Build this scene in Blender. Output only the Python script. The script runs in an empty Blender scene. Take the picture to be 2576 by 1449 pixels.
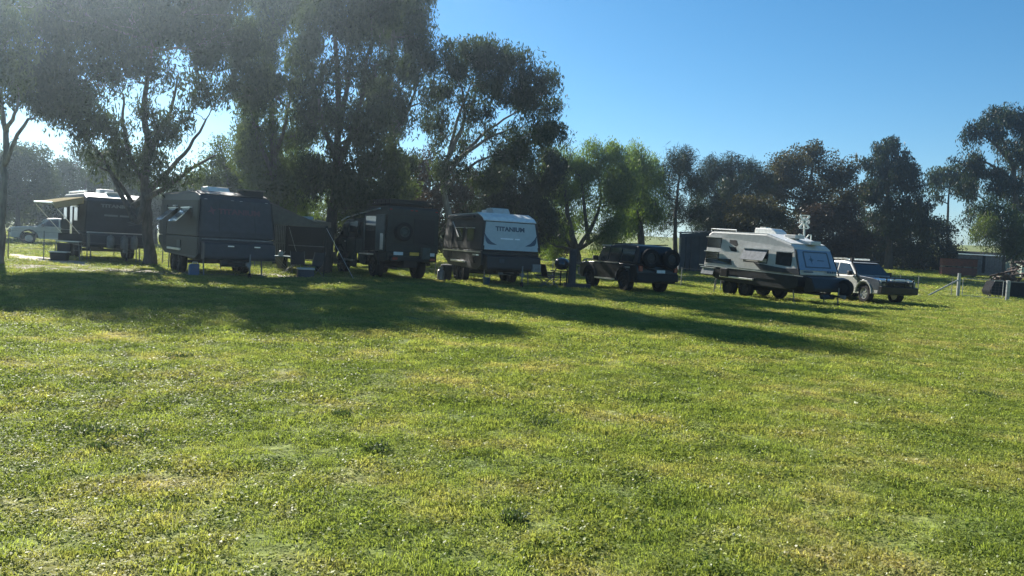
import bpy, bmesh, math, random
import numpy as np
from mathutils import Vector, Matrix, Euler

R = math.radians
PI = math.pi
random.seed(7)
rng = np.random.default_rng(11)
S = bpy.context.scene
C = S.collection

# ------------------------------------------------------------------ camera, light, exposure
CAM_Z = 1.6
F = 1983.0            # focal length in units of a 2576-wide frame
PITCH = math.atan(104.4 / F)
cam_m = Matrix.Translation((0, 0, CAM_Z)) @ Matrix.Rotation(R(90) - PITCH, 4, 'X') @ Matrix.Rotation(R(3.05), 4, 'Z')
cd = bpy.data.cameras.new('camera')
cd.sensor_width = 36.0
cd.lens = 36.0 * F / 2576.0
cd.clip_start = 0.05
cd.clip_end = 3000
cam = bpy.data.objects.new('camera', cd)
cam.matrix_world = cam_m
C.objects.link(cam)
S.camera = cam

SUN_EL, SUN_AZ = R(29.5), R(-33.0)      # azimuth measured from +Y, positive to the right
to_sun = Vector((math.sin(SUN_AZ) * math.cos(SUN_EL), math.cos(SUN_AZ) * math.cos(SUN_EL), math.sin(SUN_EL)))
w = bpy.data.worlds.new('World')
S.world = w
w.use_nodes = True
nt = w.node_tree
bg = nt.nodes['Background']
sky = nt.nodes.new('ShaderNodeTexSky')
sky.sky_type = 'NISHITA'
sky.sun_disc = False
sky.sun_elevation = SUN_EL
sky.sun_rotation = SUN_AZ
sky.air_density = 0.9
sky.dust_density = 0.0
sky.ozone_density = 3.4
hsv = nt.nodes.new('ShaderNodeHueSaturation')
hsv.inputs['Saturation'].default_value = 1.24
hsv.inputs['Hue'].default_value = 0.492
nt.links.new(sky.outputs[0], hsv.inputs['Color'])
nt.links.new(hsv.outputs[0], bg.inputs[0])
bg.inputs[1].default_value = 0.047
sl = bpy.data.lights.new('sun', 'SUN')
sl.energy = 5.0
sl.angle = R(0.5)
sl.color = (1.0, 0.95, 0.86)
so = bpy.data.objects.new('sun', sl)
so.rotation_euler = to_sun.to_track_quat('Z', 'Y').to_euler()
so.location = (-20, 30, 40)
C.objects.link(so)
S.view_settings.view_transform = 'Standard'
S.view_settings.look = 'None'
S.view_settings.gamma = 1.0
S.view_settings.exposure = 1.5
S.cycles.max_bounces = 8
S.cycles.transparent_max_bounces = 8
S.cycles.use_denoising = True
S.cycles.sample_clamp_indirect = 6.0

# ------------------------------------------------------------------ picking real positions
CM3 = cam_m.to_3x3()

def sstep(a, b, x):
    t = np.clip((np.asarray(x, float) - a) / (b - a), 0, 1)
    return t * t * (3 - 2 * t)

def hgt(x, y):
    """terrain height: level by the camp, a slow rise beyond it to the right, hills far off"""
    x = np.asarray(x, float); y = np.asarray(y, float)
    u = x / np.maximum(np.abs(y), 8.0)
    k = sstep(-0.40, 0.06, u)
    d = np.maximum(0, y - 45)
    soft = d * d / (d + 6.0)
    soft = np.minimum(soft, 230 + 0.0 * soft)
    z = (0.004 + 0.030 * k) * soft
    z = z + sstep(0.35, 0.62, u) * 0.022 * np.maximum(0, y - 130) * (y < 360) + sstep(0.35, 0.62, u) * 5.06 * (y >= 360)
    z = z - 0.18 * np.exp(-((x - 13.2) / 4.5) ** 2 - ((y - 35.0) / 7.0) ** 2)
    return z

def H(x, y):
    return float(hgt(x, y))

def ray(px, py):
    return CM3 @ Vector(((px - 1288) / F, -(py - 724.5) / F, -1))

def at(px, py, Y):
    d = ray(px, py)
    t = Y / d.y
    return Vector((0, 0, CAM_Z)) + d * t

def G(px, py):
    """point of the level ground seen at a picture position"""
    d = ray(px, py)
    t = -CAM_Z / d.z
    return Vector((0, 0, CAM_Z)) + d * t

CMI = cam_m.inverted()

def proj(p):
    q = CMI @ Vector(p)
    return 1288 + F * q.x / -q.z, 724.5 - F * q.y / -q.z

def on(px, Y):
    """ground point at distance Y below a picture column"""
    x = (px - 1288) / F * Y
    for _ in range(6):
        z = H(x, Y)
        qx = proj((x, Y, z))[0]
        x += (px - qx) / F * Y
    return Vector((x, Y, H(x, Y)))

# ------------------------------------------------------------------ materials
def new_mat(name):
    m = bpy.data.materials.new(name)
    m.use_nodes = True
    return m, m.node_tree, m.node_tree.nodes['Principled BSDF']

def pm(name, col, rough=0.5, metal=0.0, var=0.12, scale=6.0, bump=0.0, bscale=40.0, spec=0.5, coat=0.0):
    """painted / plastic / metal surface with a little grime"""
    m, t, b = new_mat(name)
    tc = t.nodes.new('ShaderNodeTexCoord')
    n = t.nodes.new('ShaderNodeTexNoise')
    n.inputs['Scale'].default_value = scale
    n.inputs['Detail'].default_value = 6
    t.links.new(tc.outputs['Object'], n.inputs['Vector'])
    cr = t.nodes.new('ShaderNodeMapRange')
    cr.inputs[1].default_value = 0.3
    cr.inputs[2].default_value = 0.7
    cr.inputs[3].default_value = 1 - var
    cr.inputs[4].default_value = 1 + var
    t.links.new(n.outputs['Fac'], cr.inputs[0])
    mx = t.nodes.new('ShaderNodeVectorMath')
    mx.operation = 'SCALE'
    mx.inputs[0].default_value = col[:3]
    t.links.new(cr.outputs[0], mx.inputs['Scale'])
    t.links.new(mx.outputs[0], b.inputs['Base Color'])
    mr = t.nodes.new('ShaderNodeMapRange')
    mr.inputs[3].default_value = max(0.02, rough - 0.08)
    mr.inputs[4].default_value = min(1, rough + 0.12)
    t.links.new(n.outputs['Fac'], mr.inputs[0])
    t.links.new(mr.outputs[0], b.inputs['Roughness'])
    b.inputs['Metallic'].default_value = metal
    b.inputs['Specular IOR Level'].default_value = spec
    b.inputs['Coat Weight'].default_value = coat
    if bump:
        n2 = t.nodes.new('ShaderNodeTexNoise')
        n2.inputs['Scale'].default_value = bscale
        t.links.new(tc.outputs['Object'], n2.inputs['Vector'])
        bp = t.nodes.new('ShaderNodeBump')
        bp.inputs['Strength'].default_value = bump
        bp.inputs['Distance'].default_value = 0.02
        t.links.new(n2.outputs['Fac'], bp.inputs['Height'])
        t.links.new(bp.outputs[0], b.inputs['Normal'])
    return m

def leaf_mat(name, dark, light, trans=0.45, tcol=None):
    """leaf faces: diffuse + translucent, each leaf with its own tint"""
    m, t, b = new_mat(name)
    t.nodes.remove(b)
    out = t.nodes['Material Output']
    a = t.nodes.new('ShaderNodeAttribute')
    a.attribute_name = 'tint'
    mix = t.nodes.new('ShaderNodeMix')
    mix.data_type = 'RGBA'
    t.links.new(a.outputs['Fac'], mix.inputs['Factor'])
    mix.inputs['A'].default_value = (*dark, 1)
    mix.inputs['B'].default_value = (*light, 1)
    d = t.nodes.new('ShaderNodeBsdfDiffuse')
    tr = t.nodes.new('ShaderNodeBsdfTranslucent')
    g = t.nodes.new('ShaderNodeBsdfGlossy')
    g.inputs['Roughness'].default_value = 0.45
    g.inputs['Color'].default_value = (0.6, 0.6, 0.6, 1)
    t.links.new(mix.outputs['Result'], d.inputs['Color'])
    hs = t.nodes.new('ShaderNodeMix')
    hs.data_type = 'RGBA'
    hs.blend_type = 'MULTIPLY'
    hs.inputs['Factor'].default_value = 1
    t.links.new(mix.outputs['Result'], hs.inputs['A'])
    hs.inputs['B'].default_value = (*(tcol or (1.15, 1.2, 0.6)), 1)
    t.links.new(hs.outputs['Result'], tr.inputs['Color'])
    m1 = t.nodes.new('ShaderNodeMixShader')
    m1.inputs[0].default_value = trans
    t.links.new(d.outputs[0], m1.inputs[1])
    t.links.new(tr.outputs[0], m1.inputs[2])
    m2 = t.nodes.new('ShaderNodeMixShader')
    m2.inputs[0].default_value = 0.03
    t.links.new(m1.outputs[0], m2.inputs[1])
    t.links.new(g.outputs[0], m2.inputs[2])
    t.links.new(m2.outputs[0], out.inputs[0])
    return m

def bark_mat(name, c1, c2, sc=3.0):
    m, t, b = new_mat(name)
    tc = t.nodes.new('ShaderNodeTexCoord')
    mp = t.nodes.new('ShaderNodeMapping')
    mp.inputs['Scale'].default_value = (sc, sc, sc * 0.25)
    n = t.nodes.new('ShaderNodeTexNoise')
    n.inputs['Scale'].default_value = 3
    n.inputs['Detail'].default_value = 8
    t.links.new(tc.outputs['Object'], mp.inputs[0])
    t.links.new(mp.outputs[0], n.inputs['Vector'])
    r = t.nodes.new('ShaderNodeValToRGB')
    r.color_ramp.elements[0].position = 0.35
    r.color_ramp.elements[1].position = 0.7
    r.color_ramp.elements[0].color = (*c1, 1)
    r.color_ramp.elements[1].color = (*c2, 1)
    t.links.new(n.outputs['Fac'], r.inputs[0])
    t.links.new(r.outputs[0], b.inputs['Base Color'])
    b.inputs['Roughness'].default_value = 0.9
    bp = t.nodes.new('ShaderNodeBump')
    bp.inputs['Strength'].default_value = 0.6
    t.links.new(n.outputs['Fac'], bp.inputs['Height'])
    t.links.new(bp.outputs[0], b.inputs['Normal'])
    return m

def grass_colour(t):
    """world-space patches of green, yellow-green and straw; returns the colour socket"""
    g = t.nodes.new('ShaderNodeNewGeometry')
    n1 = t.nodes.new('ShaderNodeTexNoise')
    n1.inputs['Scale'].default_value = 0.75
    n1.inputs['Detail'].default_value = 7
    n1.inputs['Roughness'].default_value = 0.68
    t.links.new(g.outputs['Position'], n1.inputs['Vector'])
    r1 = t.nodes.new('ShaderNodeValToRGB')
    e = r1.color_ramp.elements
    e[0].position = 0.26; e[0].color = (0.075, 0.105, 0.026, 1)
    e[1].position = 0.72; e[1].color = (0.270, 0.232, 0.115, 1)
    for p, c in ((0.40, (0.105, 0.136, 0.033, 1)), (0.50, (0.138, 0.165, 0.044, 1)), (0.60, (0.190, 0.188, 0.068, 1))):
        q = e.new(p); q.color = c
    t.links.new(n1.outputs['Fac'], r1.inputs[0])
    return g, r1.outputs[0]

def grass_mat(name, mul=1.0, trans=0.5):
    m, t, b = new_mat(name)
    t.nodes.remove(b)
    out = t.nodes['Material Output']
    g, col = grass_colour(t)
    a = t.nodes.new('ShaderNodeAttribute')
    a.attribute_name = 'tint'
    oi = t.nodes.new('ShaderNodeObjectInfo')
    ad = t.nodes.new('ShaderNodeMath'); ad.operation = 'ADD'
    t.links.new(a.outputs['Fac'], ad.inputs[0]); t.links.new(oi.outputs['Random'], ad.inputs[1])
    mr = t.nodes.new('ShaderNodeMapRange')
    mr.inputs[1].default_value = 0; mr.inputs[2].default_value = 2
    mr.inputs[3].default_value = 1.10 * mul; mr.inputs[4].default_value = 2.2 * mul
    t.links.new(ad.outputs[0], mr.inputs[0])
    sc = t.nodes.new('ShaderNodeVectorMath'); sc.operation = 'SCALE'
    t.links.new(col, sc.inputs[0]); t.links.new(mr.outputs[0], sc.inputs['Scale'])
    d = t.nodes.new('ShaderNodeBsdfDiffuse')
    tr = t.nodes.new('ShaderNodeBsdfTranslucent')
    gl = t.nodes.new('ShaderNodeBsdfGlossy'); gl.inputs['Roughness'].default_value = 0.4
    t.links.new(sc.outputs[0], d.inputs[0])
    ts = t.nodes.new('ShaderNodeVectorMath'); ts.operation = 'MULTIPLY'
    t.links.new(sc.outputs[0], ts.inputs[0]); ts.inputs[1].default_value = (1.32, 1.3, 0.75)
    t.links.new(ts.outputs[0], tr.inputs[0])
    m1 = t.nodes.new('ShaderNodeMixShader'); m1.inputs[0].default_value = trans
    t.links.new(d.outputs[0], m1.inputs[1]); t.links.new(tr.outputs[0], m1.inputs[2])
    m2 = t.nodes.new('ShaderNodeMixShader'); m2.inputs[0].default_value = 0.015
    t.links.new(m1.outputs[0], m2.inputs[1]); t.links.new(gl.outputs[0], m2.inputs[2])
    t.links.new(m2.outputs[0], out.inputs[0])
    return m

def ground_mat():
    m, t, b = new_mat('pasture')
    g, col = grass_colour(t)
    n2 = t.nodes.new('ShaderNodeTexNoise'); n2.inputs['Scale'].default_value = 9; n2.inputs['Detail'].default_value = 8
    t.links.new(g.outputs['Position'], n2.inputs['Vector'])
    mr = t.nodes.new('ShaderNodeMapRange')
    mr.inputs[1].default_value = 0.3; mr.inputs[2].default_value = 0.7
    mr.inputs[3].default_value = 0.65; mr.inputs[4].default_value = 1.5
    t.links.new(n2.outputs['Fac'], mr.inputs[0])
    sc = t.nodes.new('ShaderNodeVectorMath'); sc.operation = 'SCALE'
    t.links.new(col, sc.inputs[0]); t.links.new(mr.outputs[0], sc.inputs['Scale'])
    t.links.new(sc.outputs[0], b.inputs['Base Color'])
    b.inputs['Roughness'].default_value = 1.0
    b.inputs['Specular IOR Level'].default_value = 0.1
    bp = t.nodes.new('ShaderNodeBump'); bp.inputs['Strength'].default_value = 1.0; bp.inputs['Distance'].default_value = 0.06
    t.links.new(n2.outputs['Fac'], bp.inputs['Height'])
    t.links.new(bp.outputs[0], b.inputs['Normal'])
    return m

M = {}
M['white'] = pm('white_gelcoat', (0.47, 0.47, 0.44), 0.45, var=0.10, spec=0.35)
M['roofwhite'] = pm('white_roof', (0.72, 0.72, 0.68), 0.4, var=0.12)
M['shadeblue'] = pm('sky_shaded_nose', (0.135, 0.215, 0.34), 0.4, var=0.07, spec=0.35)  # caravan nose in shade; blue skylight and shade put into its colour
M['shadesilver'] = pm('shaded_silver_paint', (0.060, 0.072, 0.090), 0.22, var=0.1, metal=.3, coat=0.8)  # wagon's silver front end in shade, the shade put into its colour
M['palepost'] = pm('pale_grey_post', (0.30, 0.31, 0.30), 0.7, var=0.25)
M['darkside'] = pm('matt_dark_cladding', (0.030, 0.030, 0.029), 0.95, var=0.3, spec=0.02)
M['shade'] = pm('grey_window_shade', (0.20, 0.21, 0.22), 0.8, var=0.25, spec=0.1)
M['palegrey'] = pm('pale_composite', (0.36, 0.42, 0.44), 0.35, var=0.07, spec=0.4)
M['charcoal'] = pm('charcoal_composite', (0.034, 0.038, 0.046), 0.5, var=0.2, spec=0.3)
M['olive'] = pm('olive_grey_cladding', (0.036, 0.035, 0.028), 0.6, var=0.3, scale=3, spec=0.25)
M['bronze'] = pm('dark_bronze_cladding', (0.026, 0.022, 0.019), 0.55, var=0.7, scale=2.2, spec=0.3)
M['checker'] = pm('black_checker_plate', (0.009, 0.011, 0.014), 0.45, var=0.3, bump=0.3, bscale=70, spec=0.35)
M['black'] = pm('black_paint', (0.006, 0.007, 0.009), 0.32, var=0.2, spec=0.35)
M['blacktrim'] = pm('black_trim', (0.010, 0.010, 0.012), 0.6, spec=0.3)
M['rubber'] = pm('tyre_rubber', (0.010, 0.010, 0.011), 0.9, var=0.3, spec=0.2)
M['rim'] = pm('alloy_rim', (0.45, 0.46, 0.47), 0.35, metal=0.7)
M['rimdark'] = pm('dark_rim', (0.02, 0.02, 0.023), 0.5, metal=0.3)
M['silver'] = pm('silver_paint', (0.36, 0.36, 0.34), 0.35, metal=0.2, coat=0.3, var=0.08)
M['glass'] = pm('tinted_glass', (0.012, 0.016, 0.019), 0.06, var=0.05, spec=0.8)
M['skyglass'] = pm('acrylic_pane', (0.42, 0.46, 0.50), 0.08, metal=0.75, var=0.05)
M['steel'] = pm('galvanised_steel', (0.17, 0.175, 0.18), 0.55, metal=0.3, var=0.3)
M['alu'] = pm('bright_aluminium', (0.75, 0.75, 0.73), 0.3, metal=0.8)
M['canvas'] = pm('cream_canvas', (0.62, 0.55, 0.38), 0.85, var=0.12, bump=0.2, bscale=14)
def canvas_mat():
    m, t, b = new_mat('sunlit_cream_canvas')
    t.nodes.remove(b)
    d = t.nodes.new('ShaderNodeBsdfDiffuse'); tr = t.nodes.new('ShaderNodeBsdfTranslucent')
    n = t.nodes.new('ShaderNodeTexNoise'); n.inputs['Scale'].default_value = 3
    r = t.nodes.new('ShaderNodeValToRGB')
    r.color_ramp.elements[0].color = (0.48, 0.42, 0.28, 1); r.color_ramp.elements[1].color = (0.66, 0.60, 0.44, 1)
    t.links.new(n.outputs['Fac'], r.inputs[0])
    for q in (d, tr): t.links.new(r.outputs[0], q.inputs[0])
    mx = t.nodes.new('ShaderNodeMixShader')
    t.links.new(d.outputs[0], mx.inputs[1]); t.links.new(tr.outputs[0], mx.inputs[2])
    t.links.new(mx.outputs[0], t.nodes['Material Output'].inputs[0])
    return m
M['canvas'] = canvas_mat()
M['awning'] = pm('grey_brown_awning', (0.10, 0.093, 0.075), 0.9, var=0.2)
M['tan'] = pm('tan_canvas', (0.17, 0.145, 0.11), 0.9, var=0.2)
M['annex'] = pm('blue_grey_canvas', (0.030, 0.042, 0.056), 0.8, var=0.4, scale=2.0, bump=0.5, bscale=5)
M['army'] = pm('dark_green_paint', (0.012, 0.016, 0.015), 0.5, var=0.3, spec=0.3)
M['armylight'] = pm('lit_pale_green', (0.045, 0.058, 0.055), 0.5, var=0.35, spec=0.3)  # paler green for fittings; on the cab panels it paints in light
M['teal'] = pm('teal_table_top', (0.06, 0.17, 0.20), 0.4)
M['red'] = pm('dull_red_lettering', (0.10, 0.035, 0.045), 0.5)
M['navy'] = pm('navy_lettering', (0.020, 0.050, 0.085), 0.4)
M['greytext'] = pm('grey_lettering', (0.16, 0.17, 0.18), 0.4)
M['whitetext'] = pm('pale_lettering', (0.72, 0.76, 0.80), 0.4)
M['yellow'] = pm('yellow_plate', (0.65, 0.40, 0.04), 0.5)
M['plate'] = pm('pale_plate', (0.55, 0.60, 0.62), 0.5)
M['lamp'] = pm('lamp_lens', (0.55, 0.55, 0.55), 0.1, spec=0.8)
M['redlamp'] = pm('red_lens', (0.20, 0.012, 0.012), 0.2)
M['enamel'] = pm('blue_black_enamel', (0.010, 0.016, 0.026), 0.15, coat=0.8)
M['wood'] = pm('weathered_timber', (0.20, 0.17, 0.13), 0.85, var=0.4, scale=10, bump=0.4)
M['greypost'] = pm('grey_timber', (0.040, 0.040, 0.046), 0.9, var=0.35, scale=8, bump=0.4)
M['bucket'] = pm('blue_plastic', (0.03, 0.10, 0.22), 0.4)
M['signwhite'] = pm('white_sign_paint', (0.80, 0.80, 0.77), 0.4, var=0.08)
M['corr'] = pm('grey_sheet', (0.17, 0.165, 0.165), 0.65, var=0.35, scale=4)
M['corrdark'] = pm('dark_sheet', (0.016, 0.016, 0.018), 0.9, var=0.4, spec=0.05)
M['dirt'] = pm('pale_gravel', (0.42, 0.37, 0.28), 0.95, var=0.35, scale=3, bump=0.6)
M['baredirt'] = pm('trodden_earth', (0.16, 0.13, 0.095), 0.95, var=0.4, scale=2, bump=0.6)
M['junk'] = pm('rusty_scrap', (0.055, 0.036, 0.028), 0.85, var=0.7, scale=5)
M['palegreen'] = pm('pale_green_sheet', (0.36, 0.44, 0.36), 0.6, var=0.15)

def brick_mat():
    m, t, b = new_mat('red_bricks')
    tc = t.nodes.new('ShaderNodeTexCoord')
    mp = t.nodes.new('ShaderNodeMapping')
    mp.inputs['Rotation'].default_value = (R(90), 0, 0)
    br = t.nodes.new('ShaderNodeTexBrick')
    br.inputs['Scale'].default_value = 3.5
    br.inputs['Color1'].default_value = (0.27, 0.080, 0.052, 1)
    br.inputs['Color2'].default_value = (0.16, 0.052, 0.038, 1)
    br.inputs['Mortar'].default_value = (0.05, 0.03, 0.025, 1)
    br.inputs['Mortar Size'].default_value = 0.03
    t.links.new(tc.outputs['Object'], mp.inputs[0])
    t.links.new(mp.outputs[0], br.inputs['Vector'])
    t.links.new(br.outputs[0], b.inputs['Base Color'])
    b.inputs['Roughness'].default_value = 0.85
    return m
M['brick'] = brick_mat()
M['grass'] = grass_mat('grass_blades', 1.0, 0.5)
M['clover'] = grass_mat('clover_leaves', 0.85, 0.4)
M['ground'] = ground_mat()

# ------------------------------------------------------------------ object helpers
def tag(o, label=None, cat=None, group=None, kind=None):
    if label: o['label'] = label
    if cat: o['category'] = cat
    if group: o['group'] = group
    if kind: o['kind'] = kind
    return o

def thing(name, label, cat, loc=(0, 0, 0), rz=0.0, group=None):
    o = bpy.data.objects.new(name, None)
    o.empty_display_size = 0.3
    C.objects.link(o)
    o.location = loc
    o.rotation_euler = (0, 0, rz)
    return tag(o, label, cat, group)

def node(name, parent, loc=(0, 0, 0), rot=(0, 0, 0)):
    o = bpy.data.objects.new(name, None)
    o.empty_display_size = 0.1
    C.objects.link(o)
    o.parent = parent
    o.location = loc
    o.rotation_euler = rot
    return o

def link(name, me, mat, parent=None, loc=None, rot=None):
    o = bpy.data.objects.new(name, me)
    C.objects.link(o)
    if mat is not None and not me.materials:
        me.materials.append(mat)
    if parent: o.parent = parent
    if loc: o.location = loc
    if rot: o.rotation_euler = rot
    return o

class MB:
    def __init__(s):
        s.v = []; s.f = []
    def add(s, vs, fs):
        b = len(s.v)
        s.v += [tuple(p) for p in vs]
        s.f += [tuple(i + b for i in q) for q in fs]
        return s
    def box(s, x0, x1, y0, y1, z0, z1):
        vs = [(x, y, z) for z in (z0, z1) for y in (y0, y1) for x in (x0, x1)]
        return s.add(vs, [(0, 2, 3, 1), (4, 5, 7, 6), (0, 1, 5, 4), (2, 6, 7, 3), (0, 4, 6, 2), (1, 3, 7, 5)])
    def obox(s, c, size, rot=(0, 0, 0)):
        m = Matrix.Translation(c) @ Euler(rot).to_matrix().to_4x4()
        x, y, z = (q / 2 for q in size)
        vs = [m @ Vector((a, b, d)) for d in (-z, z) for b in (-y, y) for a in (-x, x)]
        return s.add(vs, [(0, 2, 3, 1), (4, 5, 7, 6), (0, 1, 5, 4), (2, 6, 7, 3), (0, 4, 6, 2), (1, 3, 7, 5)])
    def prism(s, pts, hw):
        """side outline (x, z) extruded to +-half width; hw may differ per point"""
        n = len(pts)
        h = hw if isinstance(hw, (list, tuple)) else [hw] * n
        vs = [(p[0], -q, p[1]) for p, q in zip(pts, h)] + [(p[0], q, p[1]) for p, q in zip(pts, h)]
        fs = [tuple(range(n)), tuple(range(2 * n - 1, n - 1, -1))]
        fs += [((i + 1) % n, i, i + n, (i + 1) % n + n) for i in range(n)]
        return s.add(vs, fs)
    def slab(s, pts, vec):
        n = len(pts); vec = Vector(vec)
        vs = [Vector(p) for p in pts] + [Vector(p) + vec for p in pts]
        fs = [tuple(range(n - 1, -1, -1)), tuple(range(n, 2 * n))]
        fs += [(i, (i + 1) % n, (i + 1) % n + n, i + n) for i in range(n)]
        return s.add(vs, fs)
    def cyl(s, p0, p1, r0, r1=None, n=10):
        return s.tube([p0, p1], [r0, r0 if r1 is None else r1], n)
    def tube(s, path, rad, n=6):
        path = [Vector(p) for p in path]
        if not isinstance(rad, (list, tuple)): rad = [rad] * len(path)
        vs = []; fs = []
        a = None
        for i, p in enumerate(path):
            d = (path[min(i + 1, len(path) - 1)] - path[max(i - 1, 0)])
            if d.length < 1e-9: d = Vector((0, 0, 1))
            d.normalize()
            if a is None:
                a = d.orthogonal().normalized()
            else:
                a = (a - d * a.dot(d))
                a = a.normalized() if a.length > 1e-6 else d.orthogonal().normalized()
            b = d.cross(a)
            for k in range(n):
                t = 2 * PI * k / n
                vs.append(p + (a * math.cos(t) + b * math.sin(t)) * rad[i])
        for i in range(len(path) - 1):
            for k in range(n):
                k2 = (k + 1) % n
                fs.append((i * n + k, i * n + k2, (i + 1) * n + k2, (i + 1) * n + k))
        fs.append(tuple(range(n - 1, -1, -1)))
        L = len(path) - 1
        fs.append(tuple(L * n + k for k in range(n)))
        return s.add(vs, fs)
    def lathe(s, prof, c=(0, 0, 0), axis='Z', n=20, closed=False):
        c = Vector(c); vs = []; fs = []
        for (r, a) in prof:
            for k in range(n):
                t = 2 * PI * k / n
                p = {'Z': (r * math.cos(t), r * math.sin(t), a), 'Y': (r * math.cos(t), a, r * math.sin(t)), 'X': (a, r * math.cos(t), r * math.sin(t))}[axis]
                vs.append(c + Vector(p))
        m = len(prof)
        for i in range(m if closed else m - 1):
            j = (i + 1) % m
            for k in range(n):
                k2 = (k + 1) % n
                fs.append((i * n + k, i * n + k2, j * n + k2, j * n + k))
        return s.add(vs, fs)
    def mesh(s, name):
        me = bpy.data.meshes.new(name)
        me.from_pydata([tuple(p) for p in s.v], [], s.f)
        bm = bmesh.new(); bm.from_mesh(me)
        bmesh.ops.recalc_face_normals(bm, faces=bm.faces)
        bm.to_mesh(me); bm.free()
        return me
    def build(s, name, mat, parent=None, bevel=0.0, seg=2, smooth=False, loc=None, rot=None):
        me = s.mesh(name)
        o = link(name, me, mat, parent, loc, rot)
        if smooth:
            me.polygons.foreach_set('use_smooth', [True] * len(me.polygons))
        if bevel:
            md = o.modifiers.new('bevel', 'BEVEL')
            md.width = bevel; md.segments = seg; md.limit_method = 'ANGLE'; md.angle_limit = R(25)
            md.harden_normals = False
        return o

def np_mesh(name, verts, loops_per_face, mat, tint=None):
    """mesh from a numpy vertex array of equal faces (no shared vertices)"""
    verts = np.asarray(verts, np.float32).reshape(-1, 3)
    n = len(verts); k = loops_per_face; nf = n // k
    me = bpy.data.meshes.new(name)
    me.vertices.add(n); me.loops.add(n); me.polygons.add(nf)
    me.vertices.foreach_set('co', verts.ravel())
    me.loops.foreach_set('vertex_index', np.arange(n, dtype=np.int32))
    me.polygons.foreach_set('loop_start', np.arange(0, n, k, dtype=np.int32))
    if tint is not None:
        a = me.attributes.new('tint', 'FLOAT', 'POINT')
        a.data.foreach_set('value', np.repeat(np.asarray(tint, np.float32), n // len(tint)))
    me.update(calc_edges=True)
    if mat: me.materials.append(mat)
    return me

def text_part(name, body, size, mat, parent, origin, right, up, width=None, depth=0.006, shear=0.0):
    """flat raised lettering lying in the plane spanned by right and up, centred on origin"""
    cu = bpy.data.curves.new(name, 'FONT')
    cu.body = body; cu.size = size; cu.extrude = depth; cu.align_x = 'CENTER'; cu.align_y = 'CENTER'
    cu.offset = 0.012 * size / 0.3
    cu.shear = shear
    tmp = bpy.data.objects.new('tmp_text', cu)
    C.objects.link(tmp)
    dg = bpy.context.evaluated_depsgraph_get()
    me = bpy.data.meshes.new_from_object(tmp.evaluated_get(dg))
    bpy.data.objects.remove(tmp)
    bpy.data.curves.remove(cu)
    xs = [v.co.x for v in me.vertices]
    k = (width / (max(xs) - min(xs))) if (width and xs) else 1.0
    r = Vector(right).normalized(); u = Vector(up).normalized(); nrm = r.cross(u)
    for v in me.vertices:
        v.co = Vector(origin) + r * (v.co.x * k) + u * v.co.y + nrm * v.co.z
    me.name = name
    me.materials.clear()
    return link(name, me, mat, parent)

# ------------------------------------------------------------------ terrain
def build_ground():
    xs = np.unique(np.concatenate([np.linspace(-30, 40, 71), np.linspace(-120, 120, 81), np.linspace(-900, 900, 61)]))
    ys = np.unique(np.concatenate([np.linspace(-20, 60, 81), np.linspace(60, 200, 71), np.linspace(200, 420, 45), np.linspace(420, 1500, 25), [-200]]))
    X, Y = np.meshgrid(xs, ys)
    Z = hgt(X, Y)
    nx, ny = len(xs), len(ys)
    me = bpy.data.meshes.new('ground')
    idx = np.arange(nx * ny).reshape(ny, nx)
    f = np.stack([idx[:-1, :-1], idx[:-1, 1:], idx[1:, 1:], idx[1:, :-1]], -1).reshape(-1, 4)
    me.from_pydata(np.stack([X, Y, Z], -1).reshape(-1, 3).tolist(), [], f.tolist())
    me.polygons.foreach_set('use_smooth', [True] * len(me.polygons))
    o = link('ground', me, M['ground'])
    tag(o, 'mown paddock sloping up to green hills beyond the camp', 'ground', kind='structure')
build_ground()

def patch(name, label, pts, mat, z=0.006):
    mb = MB()
    mb.slab([(p.x, p.y, z) for p in pts], (0, 0, -0.2))
    o = mb.build(name, mat)
    tag(o, label, name.replace('_', ' '), kind='structure')
patch('gravel_path', 'pale gravel strip at the left edge behind the shaded lawn', [G(24, 648), G(80, 655), G(150, 664), G(230, 672), G(232, 661), G(170, 654), G(90, 645), G(24, 638)], M['dirt'])

BARE = [([G(24, 648), G(80, 655), G(150, 664), G(230, 672), G(232, 661), G(170, 654), G(90, 645), G(24, 638)], 1.0)]
EARTH = [G(24, 676), G(180, 682), G(330, 688), G(480, 693), G(620, 698), G(620, 690), G(480, 684), G(330, 677), G(180, 670), G(24, 664)]
patch('bare_earth', 'thin strip of trodden earth along the fence at the left', EARTH, M['baredirt'])
BARE.append((EARTH, 0.72))

def bare(x, y):
    """chance that no grass grows at a point"""
    out = np.zeros_like(x)
    for poly, pr in BARE:
        ins = np.zeros(len(x), bool)
        for a, b in zip(poly, poly[1:] + poly[:1]):
            cr = ((a.y > y) != (b.y > y)) & (x < (b.x - a.x) * (y - a.y) / ((b.y - a.y) or 1e-9) + a.x)
            ins ^= cr
        out[ins] = pr
    return out

# ------------------------------------------------------------------ grass
def vnoise(x, y, seed, scale):
    r = np.random.default_rng(seed)
    out = np.zeros_like(x)
    amp = 1.0
    for o in range(4):
        for k in range(4):
            a = r.uniform(0, 2 * PI); p = r.uniform(0, 2 * PI); f = scale * (1.9 ** o) * r.uniform(0.7, 1.3)
            out += amp * np.sin((x * math.cos(a) + y * math.sin(a)) * f + p)
        amp *= 0.62
    return out / 4.2

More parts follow.
